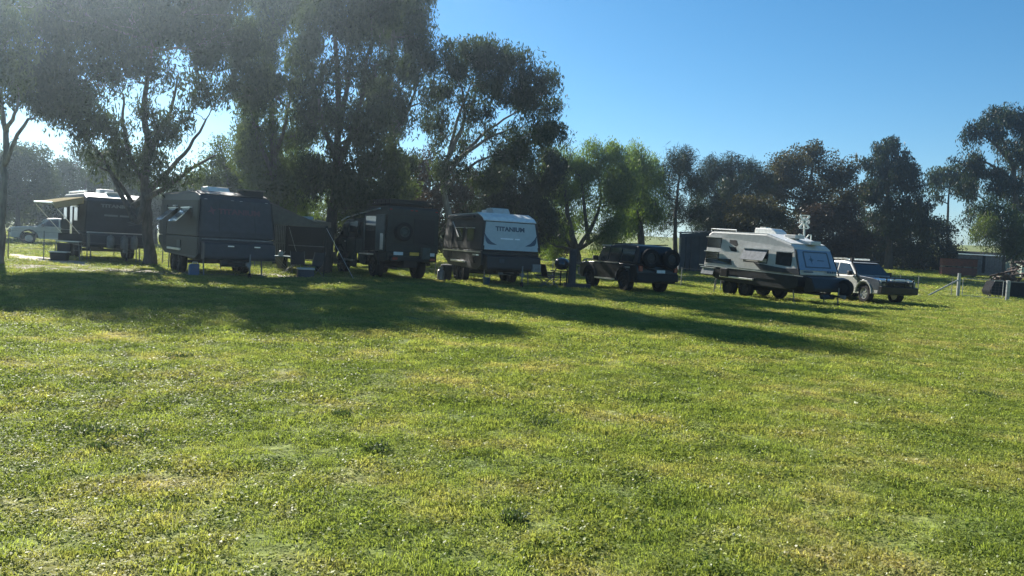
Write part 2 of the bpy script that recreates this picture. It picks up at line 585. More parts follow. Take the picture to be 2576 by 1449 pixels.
def blades(n, rad, hmin, hmax, wid, lean, r):
    """n bent blades in a disc -> quad+tip as two quads (8 verts)"""
    a = r.uniform(0, 2 * PI, n); d = rad * np.sqrt(r.uniform(0, 1, n))
    bx, by = d * np.cos(a), d * np.sin(a)
    h = r.uniform(hmin, hmax, n)
    t = r.uniform(0, 2 * PI, n)
    ln = r.uniform(0.2, 1.0, n) * lean * h
    lx, ly = np.cos(t) * ln, np.sin(t) * ln
    s = r.uniform(0, 2 * PI, n)
    wx, wy = np.cos(s) * wid / 2, np.sin(s) * wid / 2
    z0 = np.full(n, -0.01)
    P = lambda x, y, z: np.stack([x, y, z], -1)
    b0, b1 = P(bx - wx, by - wy, z0), P(bx + wx, by + wy, z0)
    mx, my, mz = bx + lx * 0.4, by + ly * 0.4, h * 0.62
    m0, m1 = P(mx - wx * .8, my - wy * .8, mz), P(mx + wx * .8, my + wy * .8, mz)
    tx, ty, tz = bx + lx, by + ly, h * (1 - 0.25 * lean)
    t0, t1 = P(tx - wx * .15, ty - wy * .15, tz), P(tx + wx * .15, ty + wy * .15, tz)
    return np.stack([b0, b1, m1, m0, m0, m1, t1, t0], 1).reshape(-1, 3), r.uniform(0, 1, n)

def leaflets(n, rad, hmin, hmax, size, r):
    """small roundish leaves held at random tilts (clover, broad weeds)"""
    a = r.uniform(0, 2 * PI, n); d = rad * np.sqrt(r.uniform(0, 1, n))
    c = np.stack([d * np.cos(a), d * np.sin(a), r.uniform(hmin, hmax, n)], -1)
    u = r.normal(size=(n, 3)); u[:, 2] *= 0.45; u /= np.linalg.norm(u, axis=1)[:, None]
    v = np.cross(u, np.tile([0, 0, 1.0], (n, 1)) + r.normal(size=(n, 3)) * 0.5); v /= np.linalg.norm(v, axis=1)[:, None]
    s = (size * r.uniform(0.7, 1.4, n))[:, None]
    return np.stack([c - u * s, c + v * s * 0.7, c + u * s, c - v * s * 0.7], 1).reshape(-1, 3), r.uniform(0, 1, n)

def scatter(name, label, cat, pos, rot, scl, idx, protos):
    col = bpy.data.collections.new(name + '_kinds')
    for i, me in enumerate(protos):
        o = bpy.data.objects.new('%s_kind_%02d' % (name, i), me)
        col.objects.link(o)
    me = bpy.data.meshes.new(name)
    n = len(pos)
    me.vertices.add(n)
    me.vertices.foreach_set('co', np.asarray(pos, np.float32).ravel())
    for an, ty, arr, key in (('rot', 'FLOAT_VECTOR', rot, 'vector'), ('scl', 'FLOAT_VECTOR', scl, 'vector'), ('pick', 'INT', idx, 'value')):
        a = me.attributes.new(an, ty, 'POINT')
        a.data.foreach_set(key, np.asarray(arr, np.int32 if ty == 'INT' else np.float32).ravel())
    o = link(name, me, None)
    ng = bpy.data.node_groups.new(name + '_scatter', 'GeometryNodeTree')
    ng.interface.new_socket('Geometry', in_out='INPUT', socket_type='NodeSocketGeometry')
    ng.interface.new_socket('Geometry', in_out='OUTPUT', socket_type='NodeSocketGeometry')
    gi = ng.nodes.new('NodeGroupInput'); go = ng.nodes.new('NodeGroupOutput')
    ip = ng.nodes.new('GeometryNodeInstanceOnPoints')
    ci = ng.nodes.new('GeometryNodeCollectionInfo')
    ci.inputs['Collection'].default_value = col
    ci.inputs['Separate Children'].default_value = True
    ci.inputs['Reset Children'].default_value = True
    def attr(nm, ty):
        q = ng.nodes.new('GeometryNodeInputNamedAttribute'); q.data_type = ty
        q.inputs['Name'].default_value = nm
        return q.outputs['Attribute']
    e2r = ng.nodes.new('FunctionNodeEulerToRotation')
    ng.links.new(gi.outputs[0], ip.inputs['Points'])
    ng.links.new(ci.outputs[0], ip.inputs['Instance'])
    ip.inputs['Pick Instance'].default_value = True
    ng.links.new(attr('pick', 'INT'), ip.inputs['Instance Index'])
    ng.links.new(attr('rot', 'FLOAT_VECTOR'), e2r.inputs[0])
    ng.links.new(e2r.outputs[0], ip.inputs['Rotation'])
    ng.links.new(attr('scl', 'FLOAT_VECTOR'), ip.inputs['Scale'])
    ng.links.new(ip.outputs[0], go.inputs[0])
    md = o.modifiers.new('scatter', 'NODES'); md.node_group = ng
    tag(o, label, cat, kind='stuff')
    return o

def build_grass():
    r = np.random.default_rng(5)
    protos = []
    for i in range(5):      # short lawn tufts
        v, t = blades(170, 0.17, 0.010, 0.030, 0.006, 1.6, r)
        protos.append(np_mesh('lawn_tuft', v, 4, M['grass'], t))
    for i in range(2):      # longer tufts
        v, t = blades(90, 0.13, 0.025, 0.058, 0.006, 1.1, r)
        protos.append(np_mesh('long_tuft', v, 4, M['grass'], t))
    for i in range(3):      # clover
        v, t = leaflets(90, 0.17, 0.008, 0.035, 0.011, r)
        protos.append(np_mesh('clover_patch', v, 4, M['clover'], t))
    pos = []; rot = []; scl = []; idx = []
    # distance bands: (y0, y1, patches per square metre, size)
    for (y0, y1, dens, sz) in ((-2.0, 3.0, 60, 0.95), (3.0, 6.5, 110, 0.85), (6.5, 11, 75, 1.0), (11, 18, 42, 1.25), (18, 28, 24, 1.6), (28, 46, 9, 2.2), (46, 100, 2.2, 3.6)):
        ym = y1
        xw = 0.72 * ym + 9
        n = int((y1 - y0) * 2 * xw * dens)
        x = r.uniform(-xw, xw, n); y = r.uniform(y0, y1, n)
        keep = (np.abs(x) < 0.72 * y + 8) & (r.uniform(0, 1, n) >= bare(x, y))
        x, y = x[keep], y[keep]; n = len(x)
        hn = 0.35 * vnoise(x, y, 3, 1.1) + 0.9 * vnoise(x, y, 13, 6.5); cn = vnoise(x, y, 9, 0.8)
        u = r.uniform(0, 1, n)
        k = r.integers(0, 5, n)
        k = np.where(u < 0.10 + 0.16 * (hn > 0.5), r.integers(5, 7, n), k)
        k = np.where((u > 0.62 - 0.45 * np.clip(cn, 0, 1)), r.integers(7, 10, n), k)
        s = sz * r.uniform(0.75, 1.25, n)
        sv = s * (0.85 + 0.38 * hn) * r.uniform(0.8, 1.25, n) * (1.0 if sz < 1.5 else 0.8)
        pos.append(np.stack([x, y, hgt(x, y)], -1))
        rot.append(np.stack([r.normal(0, .10, n), r.normal(0, .10, n), r.uniform(0, 2 * PI, n)], -1))
        scl.append(np.stack([s, s, np.clip(sv, 0.35, 9)], -1))
        idx.append(k)
    scatter('grass', 'short green and straw coloured lawn in front of the camp', 'grass', np.concatenate(pos), np.concatenate(rot), np.concatenate(scl), np.concatenate(idx), protos)
    # white clover flowers dotted over the lawn
    n = 110
    y = 3.4 + 20 * r.uniform(0, 1, n) ** 1.3
    x = r.uniform(-0.7, 0.7, n) * (y + 1)
    kp = vnoise(x, y, 21, 0.7) > -0.1
    x, y = x[kp], y[kp]; n = len(x)
    c = np.stack([x, y, r.uniform(0.03, 0.055, n)], -1)
    vs = []
    for k in range(6):
        u = r.normal(size=(n, 3)); u /= np.linalg.norm(u, axis=1)[:, None]
        q = np.cross(u, r.normal(size=(n, 3))); q /= np.linalg.norm(q, axis=1)[:, None]
        s = 0.009
        vs.append(np.stack([c - u * s, c + q * s, c + u * s, c - q * s], 1))
    me = np_mesh('clover_flowers', np.stack(vs, 1).reshape(-1, 3), 4, leaf_mat('clover_petals', (0.6, 0.6, 0.5), (0.8, 0.8, 0.7), 0.4, (1, 1, .9)), r.uniform(0, 1, n * 6))
    tag(link('clover_flowers', me, None), 'small white clover flowers dotted over the lawn', 'flowers', kind='stuff')
    # broad-leaved weed clumps, dark against the lawn
    spots = [(385, 838, .5), (452, 900, .35), (200, 1088, .45), (312, 1098, .5), (262, 1130, .25), (948, 1136, .28), (860, 1048, .2),
             (1360, 1068, .35), (1790, 945, .4), (1905, 938, .35), (2480, 998, .5), (1290, 1310, .2)]
    V = []; T = []
    for (px, py, rad) in spots:
        g = G(px, py)
        rad *= 0.5
        n = int(330 * rad / 0.4)
        v, t = leaflets(n, rad, 0.005, 0.05, 0.011, r)
        v = v.reshape(-1, 3) * np.array([1, 0.75, 1])
        V.append(v + np.array([g.x, g.y, 0])); T.append(t)
        v, t = blades(60, rad * 0.8, 0.04, 0.09, 0.012, 1.0, r)
        V.append(v.reshape(-1, 3) + np.array([g.x, g.y, 0])); T.append(np.repeat(t, 2))
    me = np_mesh('weeds', np.concatenate(V), 4, leaf_mat('weed_leaves', (0.040, 0.066, 0.024), (0.11, 0.15, 0.06), 0.3), np.concatenate(T))
    tag(link('weeds', me, None), 'dark broad leaved weed clumps in the lawn', 'weeds', kind='stuff')
build_grass()

# ------------------------------------------------------------------ trees
BARK = {'gum': bark_mat('gum_bark', (0.040, 0.034, 0.030), (0.115, 0.098, 0.085)),
        'pale': bark_mat('pale_bark', (0.11, 0.096, 0.082), (0.26, 0.235, 0.20)),
        'dark': bark_mat('dark_bark', (0.025, 0.021, 0.018), (0.075, 0.062, 0.052))}
LEAF = {'gum': leaf_mat('gum_leaves', (0.015, 0.026, 0.009), (0.056, 0.074, 0.026), 0.44),
        'olive': leaf_mat('olive_leaves', (0.026, 0.044, 0.011), (0.096, 0.124, 0.036), 0.52),
        'brown': leaf_mat('brown_green_leaves', (0.028, 0.026, 0.012), (0.090, 0.078, 0.036), 0.36),
        'rust': leaf_mat('rusty_leaves', (0.024, 0.015, 0.011), (0.060, 0.036, 0.026), 0.28),
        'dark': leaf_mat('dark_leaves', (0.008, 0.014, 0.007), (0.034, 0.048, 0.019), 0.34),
        'willow': leaf_mat('willow_leaves', (0.060, 0.100, 0.018), (0.155, 0.215, 0.046), 0.55)}
STYLE = {  # leaf length, width, droop, clump sigma (xy, z), leaves per clump
    'gum': (0.215, 0.056, 1.3, 0.23, 0.30, 60),
    'willow': (0.17, 0.038, 1.5, 0.26, 0.36, 60),
    'needle': (0.30, 0.030, 0.5, 0.26, 0.34, 44),
    'broad': (0.135, 0.068, 0.5, 0.30, 0.26, 54)}
TREE_N = [0]

def tree(name, label, px, Y, r0, stems, lobes, leaf='gum', style='gum', bark='gum', cat='tree', group=None, dens=1.0, spread=1.0):
    TREE_N[0] += 1
    rg = np.random.default_rng(100 + TREE_N[0])
    base = on(px, Y)
    k = Y / F
    root = thing(name, label, cat, base, 0, group)
    # stems ----------------------------------------------------------
    mb = MB()
    samples = []
    for si, st in enumerate(stems):
        if si == 0:
            pts = [base + Vector((0, 0, -0.15))] + [at(x, y, Y) for x, y in st]
        else:
            pts = [at(x, y, Y + rg.uniform(-0.7, 0.7) * (i > 0)) for i, (x, y) in enumerate(st)]
            pts[0] = min(samples, key=lambda q: (q[0] - pts[0]).length)[0].copy()
        P = [np.array(p) for p in pts]
        out = []
        for i in range(len(P) - 1):
            for t in np.linspace(0, 1, 5)[:-1]:
                a = P[max(i - 1, 0)]; b = P[i]; c = P[i + 1]; d = P[min(i + 2, len(P) - 1)]
                out.append(0.5 * ((2 * b) + (-a + c) * t + (2 * a - 5 * b + 4 * c - d) * t * t + (-a + 3 * b - 3 * c + d) * t ** 3))
        out.append(P[-1])
        rs = r0 if si == 0 else r0 * 0.55
        rad = [rs * (1 - 0.72 * (i / (len(out) - 1))) * (1.0 + (0.45 * max(0, 1 - i / 3.0) if si == 0 else 0)) for i in range(len(out))]
        path = [Vector(o) + Vector(rg.normal(0, 0.02, 3)) for o in out]
        mb.tube([p - base for p in path], rad, 9)
        i0 = int(len(out) * (0.35 if si == 0 else 0.3))
        for p, r_ in list(zip(path, rad))[i0:]:
            samples.append((p, r_))
    cl = []
    # limbs and twigs to each lobe ------------------------------------
    for lb in lobes:
        x, y, rx, ry = lb[:4]
        dn = lb[4] if len(lb) > 4 else 1.0
        dy = rg.uniform(-1, 1) * min(rx, ry) * k * 1.6 * spread
        c = at(x, y, Y + dy)
        R3 = np.array([rx * k, 0.5 * (rx + ry) * k, ry * k])
        best = None
        for p, r_ in samples:
            v = c - p
            hd = math.hypot(v.x, v.y)
            cost = v.length + max(0, p.z - (c.z - 0.25 * hd)) * 2.0
            if best is None or cost < best[0]: best = (cost, p, r_)
        p, r_ = best[1], best[2]
        mid = p.lerp(c, 0.5) + Vector((rg.normal(0, .3), rg.normal(0, .3), -0.10 * (c - p).length + rg.normal(0, .2)))
        rl = min(r_ * 0.75, 0.028 * (c - p).length ** 0.7 + 0.025)
        path = []
        for t in np.linspace(0, 1, 7):
            q = p * (1 - t) ** 2 + mid * 2 * t * (1 - t) + c * t * t
            path.append(q + Vector(rg.normal(0, 0.05, 3)) * (0 < t < 1))
        mb.tube([q - base for q in path], [rl * (1 - 0.75 * t) for t in np.linspace(0, 1, 7)], 6)
        L, W, droop, sg, sz, per = STYLE[style]
        ls = max(1.0, Y / 42.0) ** 0.85
        area = PI * R3[0] * R3[2]
        n_leaf = int(area * 6.4 * dn * dens / (0.5 * L * W * ls * ls))
        ncl = max(4, int(n_leaf / per))
        # foliage gathers in bunches carried on the outer part of the lobe
        nb = max(6, int(15 * dn ** .6))
        d = rg.normal(size=(nb, 3)); d /= np.linalg.norm(d, axis=1)[:, None]
        bc = d * (rg.uniform(0.50, 1.02, nb))[:, None]
        pick = rg.integers(0, nb, ncl)
        e = rg.normal(size=(ncl, 3)); e /= np.linalg.norm(e, axis=1)[:, None]
        br = rg.uniform(0.20, 0.46, nb)[pick] * rg.uniform(0.1, 1, ncl) ** 0.4
        q = bc[pick] + e * br[:, None] * np.array([1.15, 1.15, 0.8])
        loose = rg.uniform(0, 1, ncl) < 0.14
        q[loose] = (e * (rg.uniform(0, 1, ncl) ** 0.5)[:, None])[loose] * 0.9
        cc = np.array(c) + q * R3
        # twigs to about a third of the clumps
        for j in range(0, ncl, 3 if ncl < 90 else 5):
            e = Vector(cc[j]); a = path[int(rg.integers(3, 7))]
            m2 = a.lerp(e, 0.5) + Vector(rg.normal(0, .12, 3))
            mb.tube([a - base, m2 - base, e - base], [rl * 0.30 + 0.006, 0.014 * ls, 0.006 * ls], 4)
        cl.append((cc, per, L * ls, W * ls, droop, sg * ls ** .7, sz * ls ** .7))
    V = []; T = []
    for cc, per, L, W, droop, sg, sz in cl:
        n = len(cc) * per
        size = np.repeat(rg.uniform(0.6, 1.35, len(cc)), per)[:, None]
        g3 = rg.normal(size=(n, 3)); g3 *= np.minimum(1, 1.5 / np.linalg.norm(g3, axis=1))[:, None]
        c = np.repeat(cc, per, 0) + g3 * 1.15 * np.array([sg, sg, sz]) * size
        ax = rg.normal(size=(n, 3)) * 0.75; ax[:, 2] -= droop
        ax /= np.linalg.norm(ax, axis=1)[:, None]
        sd = np.cross(ax, rg.normal(size=(n, 3))); sd /= np.linalg.norm(sd, axis=1)[:, None]
        s = rg.uniform(0.65, 1.3, n)[:, None]
        a = ax * L / 2 * s; b = sd * W / 2 * s
        V.append(np.stack([c - a, c + b - a * 0.1, c + a, c - b - a * 0.1], 1))
        ct = np.repeat(rg.uniform(0.0, 1, len(cc)) ** 1.6, per)
        T.append(np.clip(0.65 * ct + 0.35 * rg.uniform(0, 1, n), 0, 1))
    V = np.concatenate(V).reshape(-1, 3) - np.array(base)
    o = mb.build('trunk', BARK[bark], root, smooth=True)
    link('crown', np_mesh('crown', V, 4, LEAF[leaf], np.concatenate(T)), None, root)
    return root

GR = 'gum trees behind the parked campers'
tree('gum_tree', 'big spreading gum tree between the two black caravans, trunk leaning limbs against sky', 378, 33.0, 0.24,
     [[(374, 600), (369, 520), (366, 440), (371, 360), (362, 280), (370, 210), (385, 100)],
      [(370, 590), (345, 560), (300, 480), (258, 395), (215, 350)],
      [(370, 560), (330, 505), (285, 440), (250, 420)],
      [(369, 520), (420, 435), (475, 370), (520, 300)],
      [(369, 530), (440, 455), (480, 425), (540, 390)],
      [(367, 460), (330, 400), (312, 330), (310, 240)],
      [(366, 420), (395, 340), (430, 280), (445, 200)]],
     [(110, 120, 105, 95), (210, 70, 110, 90), (330, 60, 110, 80), (440, 50, 110, 85), (550, 100, 95, 90), (620, 190, 60, 80, .8),
      (110, 220, 65, 60), (170, 270, 70, 55), (240, 320, 65, 45), (215, 200, 85, 70), (310, 170, 70, 50, .6), (420, 175, 90, 45, .4),
      (520, 210, 60, 50, .5), (432, 328, 42, 34), (405, 385, 55, 40, .6), (300, 380, 45, 35, .7), (260, 405, 45, 30, .6), (480, 270, 50, 40, .35),
      (350, 270, 60, 45, .3), (345, 430, 55, 40, .4), (440, 440, 50, 35, .5),
      (120, -20, 130, 80), (330, -45, 150, 80), (540, -20, 120, 80)], 'gum', 'gum', 'gum', group=GR)
tree('gum_tree', 'slender pale trunked gum tree cut off by the left edge of the photo', -4, 27.5, 0.15,
     [[(2, 560), (10, 450), (14, 330), (2, 250), (-10, 120)], [(14, 335), (38, 290), (48, 240)], [(12, 420), (60, 315), (92, 292)]],
     [(0, 190, 45, 60, .8), (42, 215, 30, 45, .7), (-45, 250, 60, 60), (20, 90, 60, 60), (-60, 100, 80, 80), (-90, 10, 90, 80), (15, 0, 60, 60)],
     'olive', 'gum', 'pale', group=GR, dens=0.8)
tree('gum_tree', 'tall leafy gum tree behind the charcoal caravan with the side awning', 700, 41, 0.22,
     [[(695, 560), (688, 400), (680, 200), (690, 0)], [(688, 400), (720, 300), (745, 180)], [(690, 440), (650, 350), (630, 260)]],
     [(640, 110, 65, 85), (700, 240, 60, 80), (640, 300, 52, 80), (720, 50, 75, 85), (690, 400, 65, 60), (690, 470, 60, 46), (620, 360, 40, 56, .8), (755, 330, 46, 60), (760, 160, 50, 75, .7), (640, 420, 45, 50, .8),
      (670, -30, 80, 60), (770, -25, 70, 60)], 'olive', 'gum', 'gum', group=GR)
tree('gum_tree', 'tall gum tree whose dark trunk stands just left of the army green truck', 812, 35.0, 0.30,
     [[(826, 600), (840, 500), (846, 400), (852, 250), (842, 80)], [(845, 420), (890, 320), (915, 220), (925, 130)], [(846, 400), (815, 320), (800, 250)], [(848, 330), (870, 240), (880, 150)]],
     [(820, 50, 75, 80), (900, 30, 85, 75), (850, 180, 50, 55, .45), (930, 160, 60, 65, .5), (795, 300, 55, 65, .8), (900, 320, 80, 70), (850, 420, 75, 55, .9),
      (955, 420, 55, 65), (880, 490, 70, 46), (785, 450, 46, 46), (960, 500, 56, 44), (800, 200, 45, 60, .6), (850, -45, 110, 50), (945, -30, 90, 50)], 'gum', 'gum', 'dark', group=GR)
tree('gum_tree', 'tallest gum tree rising out of frame above the army green truck', 985, 43, 0.22,
     [[(990, 520), (985, 350), (982, 180), (995, 40)], [(985, 360), (1030, 270), (1055, 190)], [(984, 260), (960, 180), (955, 90)]],
     [(985, 55, 75, 80), (1045, 90, 48, 70, .85), (1055, 180, 45, 55, .8), (990, 210, 65, 65), (1005, 310, 65, 55, .75), (990, 420, 65, 55), (1080, 250, 30, 35, .6),
      (990, -15, 80, 45), (1060, 20, 40, 50, .8), (940, 240, 50, 60, .7)], 'gum', 'gum', 'gum', group=GR)
tree('gum_tree', 'open crowned gum tree with bare forking limbs above the white fronted caravan', 1150, 44, 0.22,
     [[(1135, 570), (1114, 450), (1140, 370), (1168, 300), (1163, 225)], [(1112, 450), (1195, 355), (1250, 312), (1320, 268)],
      [(1114, 440), (1150, 300), (1190, 200)], [(1130, 420), (1225, 350), (1300, 320)], [(1110, 470), (1180, 420), (1260, 380)]],
     [(1180, 138, 70, 48), (1255, 150, 55, 45), (1308, 180, 42, 38), (1372, 215, 40, 36), (1340, 258, 48, 30, .8), (1285, 225, 55, 40), (1145, 195, 45, 45, .7),
      (1225, 215, 55, 40, .8), (1390, 330, 42, 32), (1330, 335, 55, 34), (1265, 375, 50, 35, .7), (1215, 330, 30, 22, .5), (1150, 265, 45, 40, .35), (1300, 395, 55, 36), (1380, 270, 36, 26, .8), (1110, 150, 40, 40, .8), (1105, 330, 40, 45, .7), (1105, 240, 36, 40, .6), (1210, 290, 50, 34, .5), (1160, 350, 40, 34, .4), (1220, 440, 50, 36, .8), (1130, 430, 50, 40, .6)],
     'gum', 'gum', 'pale', group=GR)

GU = 'bushy trees filling in below the gums'
UT = 'understorey_tree'
tree(UT, 'small olive green tree above the roof of the charcoal caravan', 575, 48, 0.12, [[(575, 520), (572, 450)]],
     [(560, 395, 40, 40, .6), (600, 445, 55, 45), (535, 445, 42, 34, .8), (640, 480, 45, 45), (580, 495, 65, 40)], 'olive', 'broad', 'gum', group=GU)
tree(UT, 'light green weeping tree above the sloping side awning', 742, 45, 0.14, [[(742, 520), (738, 430)], [(740, 480), (765, 430)], [(740, 480), (715, 440)]],
     [(745, 415, 42, 45), (690, 470, 45, 45), (790, 455, 45, 55), (740, 500, 60, 50), (700, 540, 45, 40)], 'willow', 'willow', 'gum', group=GU)
tree(UT, 'mixed green bush above the roof rack of the army green truck', 930, 48, 0.14, [[(930, 540), (925, 480)]],
     [(895, 480, 55, 48), (975, 490, 60, 48), (860, 525, 45, 40), (940, 540, 80, 40)], 'olive', 'broad', 'dark', group=GU)
tree(UT, 'rusty brown tinged tree behind the right end of the army green truck', 1075, 50, 0.14, [[(1078, 540), (1080, 460)]],
     [(1050, 475, 55, 50), (1110, 520, 60, 55), (1040, 545, 60, 45), (1150, 470, 45, 45, .8), (1078, 410, 42, 38, .7)], 'rust', 'broad', 'dark', group=GU)
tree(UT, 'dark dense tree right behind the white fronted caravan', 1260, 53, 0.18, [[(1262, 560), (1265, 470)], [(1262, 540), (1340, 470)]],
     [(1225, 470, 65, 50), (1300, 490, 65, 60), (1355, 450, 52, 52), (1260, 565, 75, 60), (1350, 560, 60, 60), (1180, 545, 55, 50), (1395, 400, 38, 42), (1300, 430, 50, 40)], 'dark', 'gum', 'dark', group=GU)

WG = 'willow like trees beyond the black four wheel drive'
tree('willow_tree', 'bright green willow with several leaning dark stems left of the black four wheel drive', 1452, 60, 0.34,
     [[(1450, 630), (1432, 560), (1420, 470)], [(1452, 645), (1488, 570), (1512, 500), (1500, 430)], [(1455, 645), (1520, 585), (1572, 540)], [(1450, 640), (1405, 580), (1385, 520)], [(1470, 610), (1470, 520), (1462, 450)]],
     [(1425, 415, 50, 45), (1385, 470, 46, 52), (1505, 402, 52, 45), (1545, 425, 48, 48), (1435, 500, 52, 46), (1350, 520, 36, 52), (1345, 590, 36, 40), (1390, 615, 34, 34), (1560, 490, 40, 50), (1550, 580, 40, 36),
      (1535, 505, 45, 45, .6), (1395, 570, 40, 38), (1515, 600, 42, 24, .7), (1470, 455, 40, 40, .5), (1465, 560, 40, 40, .35)], 'willow', 'willow', 'dark', group=WG)
tree('willow_tree', 'round headed green tree on a single short trunk above the black four wheel drive', 1612, 64, 0.36,
     [[(1612, 590), (1605, 500), (1600, 440)]],
     [(1600, 412, 42, 38), (1640, 440, 36, 50), (1585, 480, 50, 50), (1650, 510, 32, 55), (1612, 550, 55, 40), (1560, 560, 42, 38, .8)], 'willow', 'willow', 'dark', group=WG)
RG = 'dark trees along the far side of the paddock'
tree('casuarina_tree', 'thin feathery casuarina with a single straight trunk above the canvas annex', 1700, 66, 0.20,
     [[(1699, 560), (1705, 480), (1712, 410)]],
     [(1688, 425, 24, 36, .7), (1722, 412, 30, 34), (1742, 465, 26, 38, .8), (1682, 490, 26, 36, .6), (1716, 520, 36, 36, .5), (1748, 540, 28, 40, .8), (1680, 560, 22, 30, .6)], 'dark', 'needle', 'dark', group=RG)
tree('casuarina_tree', 'wide dark tree clump left of the brown bush above the long white caravan', 1835, 76, 0.25,
     [[(1832, 560), (1835, 460)], [(1832, 540), (1880, 470)], [(1832, 540), (1790, 470)]],
     [(1785, 440, 36, 36), (1838, 430, 40, 32), (1885, 442, 36, 28), (1795, 500, 52, 46), (1860, 495, 52, 46), (1780, 560, 45, 45), (1840, 565, 60, 45), (1915, 460, 28, 26)], 'dark', 'needle', 'dark', group=RG)
tree('spreading_tree', 'broad brownish tree standing behind the white crossing sign', 2040, 79, 0.35,
     [[(2040, 560), (2035, 480), (2045, 420)], [(2038, 520), (2110, 450)], [(2038, 520), (1960, 470)]],
     [(1990, 415, 46, 36), (2050, 400, 55, 30), (2110, 430, 46, 40), (1950, 460, 52, 38), (2030, 475, 70, 42, .9), (2125, 500, 46, 46), (1925, 500, 46, 36), (2060, 540, 70, 40)], 'brown', 'broad', 'dark', group=RG)
tree('low_bush', 'low golden brown bush right behind the roof of the long white caravan', 1900, 58, 0.10,
     [[(1900, 580), (1900, 550)]],
     [(1868, 535, 40, 30), (1918, 535, 46, 30), (1848, 570, 30, 26), (1962, 558, 46, 32), (1905, 575, 60, 30)], 'brown', 'broad', 'dark', 'bush', group=RG)
tree('spreading_tree', 'dark rusty thicket tree right of the crossing sign', 2095, 72, 0.20,
     [[(2095, 620), (2095, 570)]],
     [(2050, 555, 52, 36), (2120, 565, 56, 42), (2000, 590, 42, 34), (2085, 620, 75, 42), (2150, 620, 40, 42)], 'rust', 'broad', 'dark', group=RG)
tree('peaked_tree', 'dark peaked tree above the silver wagon', 2235, 86, 0.35,
     [[(2236, 560), (2232, 450), (2235, 390)], [(2234, 520), (2285, 460)], [(2234, 520), (2190, 460)]],
     [(2230, 382, 40, 26), (2198, 418, 42, 32), (2268, 428, 42, 38), (2230, 465, 55, 40, .9), (2292, 468, 32, 32), (2190, 495, 46, 38), (2280, 528, 52, 46), (2212, 565, 65, 46), (2325, 555, 30, 36)], 'dark', 'gum', 'dark', group=RG)
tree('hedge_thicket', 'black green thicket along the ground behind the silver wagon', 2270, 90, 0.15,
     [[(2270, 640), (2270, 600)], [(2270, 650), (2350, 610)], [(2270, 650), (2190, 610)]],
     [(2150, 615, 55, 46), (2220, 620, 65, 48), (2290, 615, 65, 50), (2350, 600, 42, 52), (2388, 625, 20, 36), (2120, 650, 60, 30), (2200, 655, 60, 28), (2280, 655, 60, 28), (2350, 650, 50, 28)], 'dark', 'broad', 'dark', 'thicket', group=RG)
tree('gum_tree', 'thin lightly leafed gum with one bare trunk above the red brick stack', 2385, 98, 0.20,
     [[(2384, 560), (2386, 500), (2392, 450)]],
     [(2360, 455, 32, 24, .8), (2402, 448, 36, 26, .9), (2348, 495, 22, 18, .6), (2422, 480, 30, 25, .8)], 'gum', 'gum', 'dark', group=RG)
tree('gum_tree', 'large flat topped gum tree at the right edge of the photo', 2552, 84, 0.38,
     [[(2556, 560), (2552, 470), (2545, 400), (2515, 340)], [(2548, 430), (2575, 350), (2580, 310)], [(2552, 470), (2500, 420), (2460, 400)], [(2548, 420), (2500, 360), (2470, 340)]],
     [(2465, 335, 46, 30), (2515, 298, 46, 26), (2568, 296, 50, 28), (2605, 340, 60, 46), (2440, 402, 40, 20, .8), (2480, 432, 55, 28), (2540, 470, 46, 36, .8),
      (2435, 478, 36, 32, .5), (2595, 430, 50, 46), (2455, 540, 30, 36, .4), (2620, 520, 60, 60), (2540, 370, 40, 24, .7), (2570, 400, 40, 26, .7), (2500, 480, 40, 26, .6)], 'dark', 'gum', 'gum', group=RG)
tree('leafy_tree', 'mid green drooping tree at the right edge above the grey shed', 2525, 74, 0.16,
     [[(2525, 640), (2520, 560)]],
     [(2500, 535, 40, 32), (2545, 570, 40, 38), (2482, 585, 30, 36), (2532, 615, 46, 28), (2585, 620, 40, 36)], 'olive', 'willow', 'dark', group=RG)
SG = 'shrubs at the foot of the background trees'
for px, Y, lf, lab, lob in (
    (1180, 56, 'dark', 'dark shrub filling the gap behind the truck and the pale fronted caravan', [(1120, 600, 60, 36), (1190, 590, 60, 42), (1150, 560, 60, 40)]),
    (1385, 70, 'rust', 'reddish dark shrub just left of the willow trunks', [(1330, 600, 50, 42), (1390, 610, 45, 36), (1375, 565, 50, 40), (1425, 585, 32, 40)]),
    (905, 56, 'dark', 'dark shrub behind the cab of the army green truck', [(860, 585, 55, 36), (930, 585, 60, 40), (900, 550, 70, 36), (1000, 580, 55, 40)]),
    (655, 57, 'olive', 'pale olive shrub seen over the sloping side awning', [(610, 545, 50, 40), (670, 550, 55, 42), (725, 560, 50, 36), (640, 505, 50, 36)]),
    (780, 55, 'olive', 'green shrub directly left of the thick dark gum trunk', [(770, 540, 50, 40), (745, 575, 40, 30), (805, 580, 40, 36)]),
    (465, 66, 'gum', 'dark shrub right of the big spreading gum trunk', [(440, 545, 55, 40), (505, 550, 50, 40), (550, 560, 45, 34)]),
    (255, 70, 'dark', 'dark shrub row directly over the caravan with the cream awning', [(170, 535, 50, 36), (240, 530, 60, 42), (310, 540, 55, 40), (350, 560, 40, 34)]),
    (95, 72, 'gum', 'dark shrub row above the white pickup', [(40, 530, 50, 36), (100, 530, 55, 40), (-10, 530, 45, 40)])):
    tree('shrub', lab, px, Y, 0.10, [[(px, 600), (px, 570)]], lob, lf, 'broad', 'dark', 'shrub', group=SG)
LG = 'background trees behind the left caravans'
tree('round_tree', 'round dark tree at the left edge above the white pickup', 45, 62, 0.22,
     [[(45, 520), (45, 430)]],
     [(40, 385, 52, 44), (88, 415, 42, 44), (5, 430, 55, 55), (70, 475, 62, 48), (15, 510, 52, 44), (-50, 480, 60, 60)], 'gum', 'broad', 'dark', group=LG)
